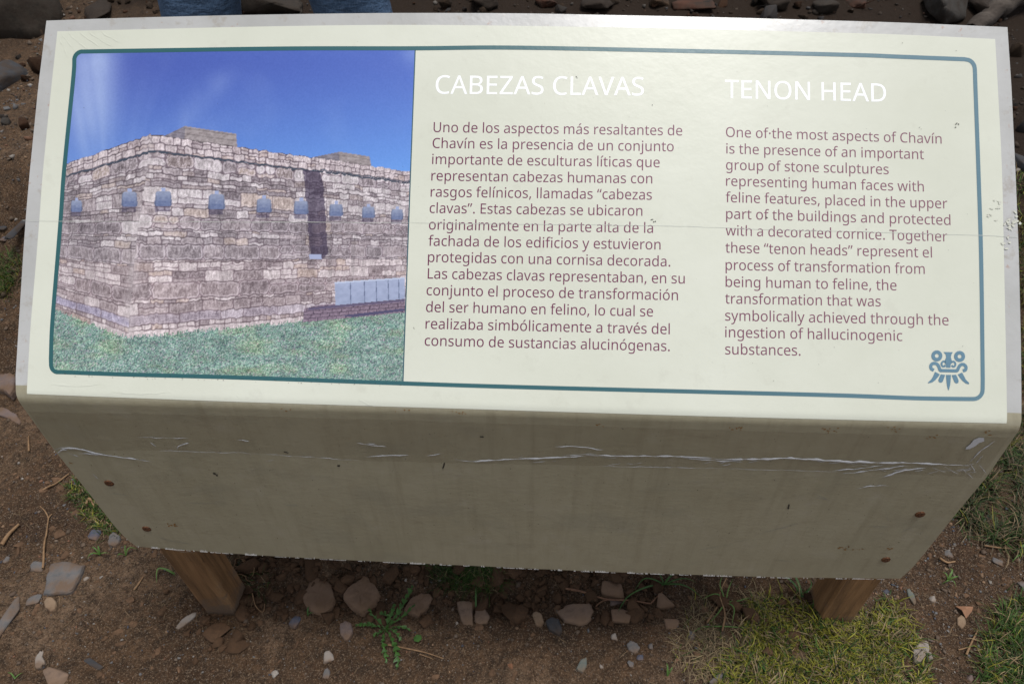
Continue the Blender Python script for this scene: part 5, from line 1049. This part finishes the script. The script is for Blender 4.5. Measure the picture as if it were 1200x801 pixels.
tuft(940, 700, [([(925, 685), (905, 672)], 3), ([(930, 680), (915, 668), (900, 662)], 3.4), ([(948, 690), (945, 678)], 2)], 'broad grass leaves rising beside the right post', m_leafd)
tuft(205, 672, [([(196, 670), (188, 671), (185, 684)], 2.8), ([(198, 672), (207, 676)], 2)], 'bent green grass blade touching the left side of the left post', m_leaf)
tuft(118, 650, [([(112, 652), (104, 657)], 2.6), ([(119, 646), (117, 641)], 2.4), ([(124, 652), (130, 650)], 2), ([(114, 646), (108, 645)], 2)], 'tiny green sprig below the left grass strip', m_leaf)
tuft(148, 651, [([(144, 653), (139, 655)], 2.6), ([(155, 646), (162, 645)], 2.4), ([(150, 644), (146, 643)], 2)], 'tiny green sprig at the lower left corner of the sign', m_leaf)
tuft(361, 722, [([(363, 716), (362, 712)], 2.6), ([(366, 722), (369, 720)], 2)], 'one green shoot in the mud right of the left post', m_leafd)
tuft(558, 716, [([(558, 700), (558, 688)], 2.6)], 'single upright green blade behind the wedge shaped stone', m_leafd)
tuft(782, 792, [([(781, 786), (780, 778)], 2.6), ([(785, 788), (788, 783)], 2)], 'green shoot near the bottom edge left of the turf', m_leaf)
tuft(1110, 680, [([(1104, 676), (1100, 672)], 2.4), ([(1112, 672), (1108, 668)], 2.6), ([(1116, 680), (1122, 678)], 2.4), ([(1108, 684), (1102, 686)], 2.2), ([(1114, 686), (1118, 690)], 2)], 'small green tuft in the gravel right of the sign', m_leaf)
tuft(1195, 652, [([(1190, 648), (1184, 650)], 3.4), ([(1200, 655), (1206, 660)], 3.4), ([(1194, 645), (1198, 640)], 3.4), ([(1188, 656), (1184, 660)], 3)], 'bright green leaves at the right edge of the photo', m_leaf)
tuft(18, 795, [([(15, 790), (10, 788)], 1.8), ([(22, 792), (28, 788)], 1.6)], 'thin dry sprig at the bottom left', m_leaf, lift=.004)
# the leafy weed
def feather(root, px0, py0, path, wpx, lift, lobes):
    P = smooth_path([(px0, py0)]+path, lobes*4+1); g_ = gpt(P[:, 0], P[:, 1]); n = len(P); t = np.linspace(0, 1, n)
    g_[:, 2] += .004+lift*np.sin(t*2.2)
    d = np.gradient(g_, axis=0); d /= np.linalg.norm(d, axis=1)[:, None]; up = np.array([0, 0, 1.]); sd = np.cross(up, d); sd /= np.linalg.norm(sd, axis=1)[:, None]
    env = np.interp(t, [0, .12, .45, .85, 1], [.1, .35, 1, .75, .15]); ph = (np.arange(n) % 4)
    jr = np.random.default_rng(int(px0+path[0][0]*7)); wv = wpx*1.05/FP/2*env*np.array([.22, .75, 1.0, .45])[ph]*jr.uniform(.55, 1.35, n); g_ = g_+jr.normal(0, .0012, (n, 3)); fw = wpx*.9/FP*env*np.array([0, .25, .55, .1])[ph]
    l = g_+sd*wv[:, None]+d*fw[:, None]; rr_ = g_-sd*wv[:, None]+d*fw[:, None]; l[:, 2] += .3*wv; rr_[:, 2] += .3*wv
    V = np.concatenate([l, g_, rr_])-np.array(root.location); i = np.arange(n-1)
    F = np.concatenate([np.stack([i, i+1, i+1+n, i+n], -1), np.stack([i+n, i+n+1, i+1+2*n, i+2*n], -1)])
    link('leaf', mesh('leaf', V, F, False), m_weed, root)
m_weed, t_, b_ = M('weed_leaf', .5, spec=.35); t_.links.new(ramp(t_, noise(t_, 80, 3), [(.3, (.024, .070, .010)), (.7, (.05, .125, .02))]), b_.inputs['Base Color'])
g_ = gpt(452., 738.); weed = tag(empty('leafy_weed', tuple(g_)), 'bright green weed with feathery lobed leaves growing in front of the sign', 'weed')
for path, wd_, lf, lb in (([(440, 736), (417, 737)], 9, .018, 7), ([(470, 722), (486, 692)], 12, .03, 9), ([(456, 728), (446, 722)], 10, .02, 5), ([(450, 752), (452, 768), (454, 780)], 11, .014, 7), ([(460, 750), (466, 768), (467, 786)], 12, .014, 8), ([(462, 742), (472, 755)], 9, .02, 5), ([(470, 738), (484, 742)], 7, .015, 5), ([(446, 744), (438, 748)], 9, .012, 4), ([(460, 726), (464, 712)], 10, .022, 5), ([(444, 730), (436, 722), (434, 716)], 8, .02, 5), ([(476, 726), (488, 712)], 9, .025, 6)):
    feather(weed, 452, 738, path, wd_, lf, lb)
lp = [(485, 749), (489, 745), (494, 746), (495, 750), (491, 754), (486, 753)]
q = gpt(*np.array(lp, float).T); q[:, 2] += .01; link('round_leaf', mesh('round_leaf', q-np.array(weed.location), [list(range(6))]), m_weed, weed)
# ------------------------------------------------------------------ twigs, stalks, roots
m_twig, t_, b_ = M('dry_stalk', .8); t_.links.new(ramp(t_, noise(t_, 90, 3), [(.3, (.15, .085, .04)), (.7, (.29, .175, .09))]), b_.inputs['Base Color'])
m_twigr, t_, b_ = M('reddish_twig', .8); t_.links.new(ramp(t_, noise(t_, 90, 3), [(.3, (.12, .055, .03)), (.7, (.21, .11, .06))]), b_.inputs['Base Color'])
def tube(P, rad, sides=6, tap=.6):
    n = len(P); d = np.gradient(P, axis=0); d /= np.maximum(1e-9, np.linalg.norm(d, axis=1))[:, None]; a = np.cross(d, [0.03, .05, 1.]); a /= np.linalg.norm(a, axis=1)[:, None]; b = np.cross(d, a)
    t = np.linspace(0, 1, n); rr_ = rad*(1-(1-tap)*t); an = np.linspace(0, 2*np.pi, sides, endpoint=False)
    V = P[:, None]+(a[:, None]*np.cos(an)[None, :, None]+b[:, None]*np.sin(an)[None, :, None])*rr_[:, None, None]
    i = (np.arange(n-1)*sides)[:, None]; j = np.arange(sides)[None]; k = (j+1) % sides
    F = np.stack([i+j, i+k, i+k+sides, i+j+sides], -1).reshape(-1, 4)
    return V.reshape(-1, 3), F
def twig(paths, wpx, lab, mat=None, name='twig', lift=.003, cat='twig'):
    V, F = [], []; n0 = 0; g0 = gpt(float(paths[0][0][0]), float(paths[0][0][1]))
    for k_, pth in enumerate(paths):
        P = smooth_path(pth, 8+4*len(pth)); g_ = gpt(P[:, 0], P[:, 1]); ds = float(np.linalg.norm(g_[0]-CA)); rad = wpx*ds/FP/2*(1 if k_ == 0 else .65)
        zz = g_[:, 2]; zz = np.maximum(zz, np.linspace(zz[0], zz[-1], len(zz))); g_[:, 2] = zz+rad+lift
        v, f = tube(g_, rad); V.append(v-g0); F.append(f+n0); n0 += len(v)
    o = link(name, mesh(name, np.concatenate(V), np.concatenate(F), True), mat or m_twig); o.location = tuple(g0); tag(o, lab, cat); return o
twig([[(51.5, 667), (54, 640), (58, 608)], [(58, 608), (54, 600), (48, 594)], [(58, 608), (62, 603)]], 2.2, 'dry forked straw stalk standing above the slate slab', name='dry_stalk', cat='stalk')
twig([[(4, 640), (12, 628), (24, 616)]], 4, 'short thick piece of yellow straw at the left edge', name='straw_piece', cat='straw')
twig([[(52, 575), (66, 568), (82, 556)]], 2, 'thin brown stalk reaching to the edge of the sign left of the grass strip', name='dry_stalk', cat='stalk')
twig([[(35, 530), (34.5, 515), (35, 512)]], 2, 'tiny upright straw left of the lower corner of the sign', name='straw_piece', cat='straw')
twig([[(102, 592), (106, 585), (112, 596)]], 2.4, 'dry straw lying in the left grass strip', name='straw_piece', cat='straw')
twig([[(660, 690), (682, 694), (705, 702), (762, 708)], [(762, 708), (770, 700), (776, 694)], [(712, 703), (704, 706), (698, 711)]], 2.6, 'long reddish forked twig under the middle of the sign', m_twigr)
twig([[(455, 756), (470, 759), (498, 765), (519, 772)], [(492, 767), (508, 773)]], 2, 'thin pale stalk lying right of the leafy weed', name='dry_stalk', cat='stalk')
twig([[(1152, 640), (1172, 643), (1200, 646)]], 1.8, 'thin straight twig lying near the right edge')
twig([[(1131, 768), (1137, 754), (1144, 740)], [(1122, 762), (1134, 759)]], 2.2, 'short crossed straws in the gravel at the lower right', name='straw_piece', cat='straw')
twig([[(1100, 655), (1108, 660), (1118, 659)]], 2.4, 'bleached curl of straw below the right end of the sign', name='straw_piece', cat='straw')
twig([[(845, 742), (848, 722), (842, 700), (850, 680)]], 1.8, 'upright dead stalk at the left rim of the turf', name='dry_stalk', cat='stalk', lift=.012)
twig([[(158, 692), (164, 684), (169, 676)]], 2, 'short straw left of the left post', name='straw_piece', cat='straw')
twig([[(828, 730), (838, 715), (845, 706)]], 2.2, 'thick tan straw beside the small straggling tuft', name='straw_piece', cat='straw')
rr = random.Random(9); e = tag(empty('exposed_roots', tuple(gpt(285., 690.))), 'tangle of thin curly tan roots right of the left post', 'roots'); bpy.context.view_layer.update()
for k in range(13):
    x, y = rr.uniform(268, 300), rr.uniform(660, 685); pth = [(x, y)]; a = rr.uniform(0, 6.28)
    if k == 0: pth = [(287, 684), (294, 690), (298, 700), (301, 712), (309, 718), (312, 710)]
    else:
        for _ in range(5): a += rr.uniform(-1.2, 1.2); x += 5*math.cos(a); y += 4*math.sin(a); pth.append((x, min(max(y, 656), 708)))
    P = smooth_path(pth, 24); g_ = gpt(P[:, 0], P[:, 1]); g_[:, 2] += .004+.012*np.abs(np.sin(np.linspace(0, 3.1, 24)*rr.uniform(.6, 1.4)))
    v, f = tube(g_, .0014 if k == 0 else rr.uniform(.0008, .0013)); link('root', mesh('root', v-np.array(e.location), f, True), m_twig, e)
# brown leaf in the gravel
lp = np.array([(1119, 711), (1128, 713), (1139, 712), (1136, 719), (1131, 725), (1124, 718)], float); q = gpt(*lp.T); q[:, 2] += np.array([.004, .012, .006, .012, .004, .014]); c0 = q.mean(0)
q = np.concatenate([q-c0, [[0, 0, .004]]]); m_dl, _, _ = M('dead_leaf', .7, (.26, .13, .07))
o = link('dead_leaf', mesh('dead_leaf', q, [[i, (i+1) % 6, 6] for i in range(6)]), m_dl); o.location = tuple(c0); tag(o, 'orange brown dead leaf lying in the gravel right of the sign', 'leaf')
sol = o.modifiers.new('s', 'SOLIDIFY'); sol.thickness = .0008
# grey root / driftwood at the top right
q = gpt(np.array([1140., 1165, 1190, 1230]), np.array([34., 22, 12, 0])); q[:, 2] += np.array([.0, .05, .08, .1]); P = np.stack([np.interp(np.linspace(0, 3, 30), range(4), q[:, i]) for i in range(3)], -1)
P[:, 2] += .01*np.sin(np.arange(30)*.9); c0 = P[0].copy(); v, f = tube(P-c0, .035, 12, 1.6); v += (fbm(v[:, 0]*30, v[:, 1]*30+v[:, 2]*20, 5, 3)[:, None]-.5)*.014
m_root, t_, b_ = M('weathered_root', .9); t_.links.new(ramp(t_, noise(t_, 30, 5, .7, vscale=(.4, 1, 1)), [(.3, (.035, .026, .02)), (.7, (.10, .08, .065))]), b_.inputs['Base Color']); bump(t_, b_, noise(t_, 60, 4, vscale=(.4, 1, 1)), .7, .006)
o = link('old_root', mesh('old_root', v, f, True), m_root); o.location = tuple(c0); tag(o, 'thick grey weathered root slanting across the top right corner', 'root')

# ------------------------------------------------------------------ the person behind the sign
pc = tag(empty('person', (0, 0, 0)), 'person in blue jeans standing behind the sign, only both denim legs in view', 'person')
DZ = 1.02
def at_depth(px, py, z):
    d = rays(float(px), float(py)); t = (z-CA[2])/d[2]; return CA+d*t
kneeL = at_depth(231, 4, 1.06); kneeR = at_depth(413, 2, 1.06)
def g3(x, y): return float(ground_h(x, y))
mid = (kneeL+kneeR)/2; hip_z = 1.42
fL = np.array([kneeL[0]-.06, kneeL[1]+.06]); fR_ = np.array([kneeR[0]+.05, kneeR[1]+.04]); zL, zR = g3(*fL), g3(*fR_)
print('person', kneeL, kneeR, zL, zR)
def skinned(name, verts, edges, radii, mat, par, sub=2, root=0):
    me = bpy.data.meshes.new(name); me.from_pydata([tuple(v) for v in verts], edges, []); o = bpy.data.objects.new(name, me); C.objects.link(o)
    sk = o.modifiers.new('skin', 'SKIN'); sk.use_smooth_shade = True; sb = o.modifiers.new('sub', 'SUBSURF'); sb.levels = sub; sb.render_levels = sub
    sv = me.skin_vertices[0].data if me.skin_vertices else None
    if sv is None:
        bm = bmesh.new(); bm.from_mesh(me); bm.verts.layers.skin.verify(); bm.to_mesh(me); bm.free(); sv = me.skin_vertices[0].data
    for i, r_ in enumerate(radii):
        sv[i].radius = r_ if isinstance(r_, tuple) else (r_, r_)
        sv[i].use_root = (i == root)
    dg = bpy.context.evaluated_depsgraph_get(); m2 = bpy.data.meshes.new_from_object(o.evaluated_get(dg)); bpy.data.objects.remove(o)
    m2.name = name; m2.materials.clear(); m2.polygons.foreach_set('use_smooth', np.ones(len(m2.polygons), bool)); return link(name, m2, mat, par)
def lerp(a, b, t): return a+(b-a)*t
H = 1.30                                   # hips
hc = np.array([mid[0], mid[1]+.04, H+.08]); hL = hc+np.array([-.10, 0, -.02]); hR = hc+np.array([.10, 0, -.02])
aL = np.array([fL[0], fL[1], zL+.10]); aR = np.array([fR_[0], fR_[1], zR+.10])
m_jean, t_, b_ = M('blue_denim', .85, spec=.2)
c = ramp(t_, noise(t_, 7, 4), [(.3, (.038, .068, .125)), (.7, (.075, .13, .22))])
c = mix(t_, ramp(t_, noise(t_, 420, 2, .5, vscale=(1, 1, .25)), [(.5, G1), (.75, (.5,)*3)]), c, (.17, .24, .36)); t_.links.new(c, b_.inputs['Base Color'])
bump(t_, b_, noise(t_, 16, 4, .6, vscale=(1, 1, 2)), .6, .02)
m_skin, _, b_ = M('skin', .5, (.42, .24, .16)); m_coat, t_, b_ = M('dark_jacket_cloth', .8, (.03, .034, .045)); bump(t_, b_, noise(t_, 14, 4), .5, .015)
m_hair, _, _ = M('dark_hair', .6, (.02, .014, .01)); m_boot, t_, b_ = M('brown_boot_leather', .6, (.07, .04, .025)); m_eye, _, _ = M('eye', .2, (.6, .58, .55))
sh = hc+np.array([0, .0, .50]); nk = sh+np.array([0, .01, .07]); hd = nk+np.array([0, -.01, .14]); tp = nk+np.array([0, -.005, .235])
V = [hc, lerp(hc, sh, .35), lerp(hc, sh, .7), sh, nk, hd-np.array([0, 0, .03]), hd+np.array([0, 0, .06]),
     hL, kneeL, aL, hR, kneeR, aR,
     sh+np.array([-.19, 0, -.03]), sh+np.array([-.27, .03, -.31]), sh+np.array([-.24, -.10, -.54]),
     sh+np.array([.19, 0, -.03]), sh+np.array([.27, .03, -.31]), sh+np.array([.24, -.10, -.54])]
E = [(0, 1), (1, 2), (2, 3), (3, 4), (4, 5), (5, 6), (0, 7), (7, 8), (8, 9), (0, 10), (10, 11), (11, 12), (3, 13), (13, 14), (14, 15), (3, 16), (16, 17), (17, 18)]
Rd = [(.13, .10), (.12, .09), (.15, .10), (.11, .08), (.055, .055), (.075, .09), (.078, .095), .085, .055, .038, .085, .055, .038, .05, .038, .027, .05, .038, .027]
body = skinned('body', V, E, Rd, m_skin, pc)
kw = 1.0
def legpts(h_, k_, a_): return [h_, lerp(h_, k_, .5), k_, lerp(k_, a_, .45), a_+np.array([0, 0, -.02])]
Vj = [hc+np.array([0, 0, .08]), hc]+legpts(hL, kneeL, aL)+legpts(hR, kneeR, aR)
Ej = [(0, 1), (1, 2), (2, 3), (3, 4), (4, 5), (5, 6), (1, 7), (7, 8), (8, 9), (9, 10), (10, 11)]
skinned('jeans', Vj, Ej, [(.145, .115), (.15, .12), .11, .103, .098, .085, .075, .11, .103, .098, .085, .075], m_jean, pc, root=1)
Vc = [hc+np.array([0, 0, .06]), lerp(hc, sh, .4), lerp(hc, sh, .75), sh+np.array([0, 0, -.01])]+[V[i] for i in (13, 14)]+[lerp(V[14], V[15], .85)]+[V[i] for i in (16, 17)]+[lerp(V[17], V[18], .85)]
skinned('jacket', Vc, [(0, 1), (1, 2), (2, 3), (3, 4), (4, 5), (5, 6), (3, 7), (7, 8), (8, 9)], [(.165, .13), (.15, .12), (.175, .13), (.13, .10), .07, .055, .042, .07, .055, .042], m_coat, pc, root=1)
for s_, a_ in ((-1, aL), (1, aR)):
    b0 = np.array([a_[0], a_[1], a_[2]-.05]); skinned('boot', [b0+np.array([0, .05, 0]), b0, b0+np.array([0, -.08, -.015]), b0+np.array([.01*s_, -.17, -.02])], [(0, 1), (1, 2), (2, 3)], [(.04, .045), (.05, .055), (.048, .036), (.042, .03)], m_boot, pc, root=1)
# hands: palm and five fingers
for s_, wr in ((-1, V[15]), (1, V[18])):
    Vh = [wr, wr+np.array([0, -.015, -.045]), wr+np.array([0, -.025, -.085])]; Eh = [(0, 1), (1, 2)]; Rh = [(.024, .020), (.034, .017), (.036, .014)]
    for f_, (dy, ln) in enumerate(((-.028, .070), (-.010, .080), (.008, .075), (.026, .058))):
        k = len(Vh); p0 = Vh[2]+np.array([0, dy, -.008]); Vh += [p0, p0+np.array([-s_*.010, -.004, -ln*.5]), p0+np.array([-s_*.028, -.002, -ln*.9])]; Eh += [(2, k), (k, k+1), (k+1, k+2)]; Rh += [.0095, .0085, .007]
    k = len(Vh); Vh += [Vh[1]+np.array([-s_*.008, -.034, -.005]), Vh[1]+np.array([-s_*.018, -.052, -.035]), Vh[1]+np.array([-s_*.026, -.056, -.060])]; Eh += [(1, k), (k, k+1), (k+1, k+2)]; Rh += [.012, .010, .008]
    skinned('hand', Vh, Eh, Rh, m_skin, pc, root=1)
def ball(name, c0, sc3, mat, sub=2, cut=None):
    v, f = ico_pts(sub+1); v = v*np.array(sc3)
    if cut: v = cut(v)
    return link(name, mesh(name, v+np.array(c0), f, True), mat, pc)
hcn = hd+np.array([0, 0, .02])
ball('hair', hcn+np.array([0, .022, .03]), (.088, .098, .105), m_hair, 3)
for s_ in (-1, 1):
    ball('eye', hcn+np.array([s_*.032, -.086, .0]), (.012, .008, .008), m_eye); ball('ear', hcn+np.array([s_*.082, .0, -.012]), (.012, .02, .032), m_skin)
ball('nose', hcn+np.array([0, -.098, -.03]), (.013, .018, .024), m_skin); ball('mouth', hcn+np.array([0, -.088, -.065]), (.026, .008, .007), bpy.data.materials['reddish_rock'])
# bring the person's origin to the feet
base = np.array([mid[0], mid[1], (zL+zR)/2])
for ch in list(pc.children):
    ch.data.transform(Matrix.Translation(Vector(-base)))
pc.location = tuple(base)

# repeats share a group
GRP = {'pebble': 'pebbles lying on the earth', 'stone': 'stones lying on the earth', 'rock': 'rocks on the dark bank behind the sign', 'grass_tuft': 'small tufts and shoots of grass',
       'straw_piece': 'pieces of dry straw', 'dry_stalk': 'dry stalks', 'twig': 'thin twigs'}
for o in list(C.objects):
    k = o.name.split('.')[0]
    if o.parent is None and k in GRP and 'group' not in o: o['group'] = GRP[k]
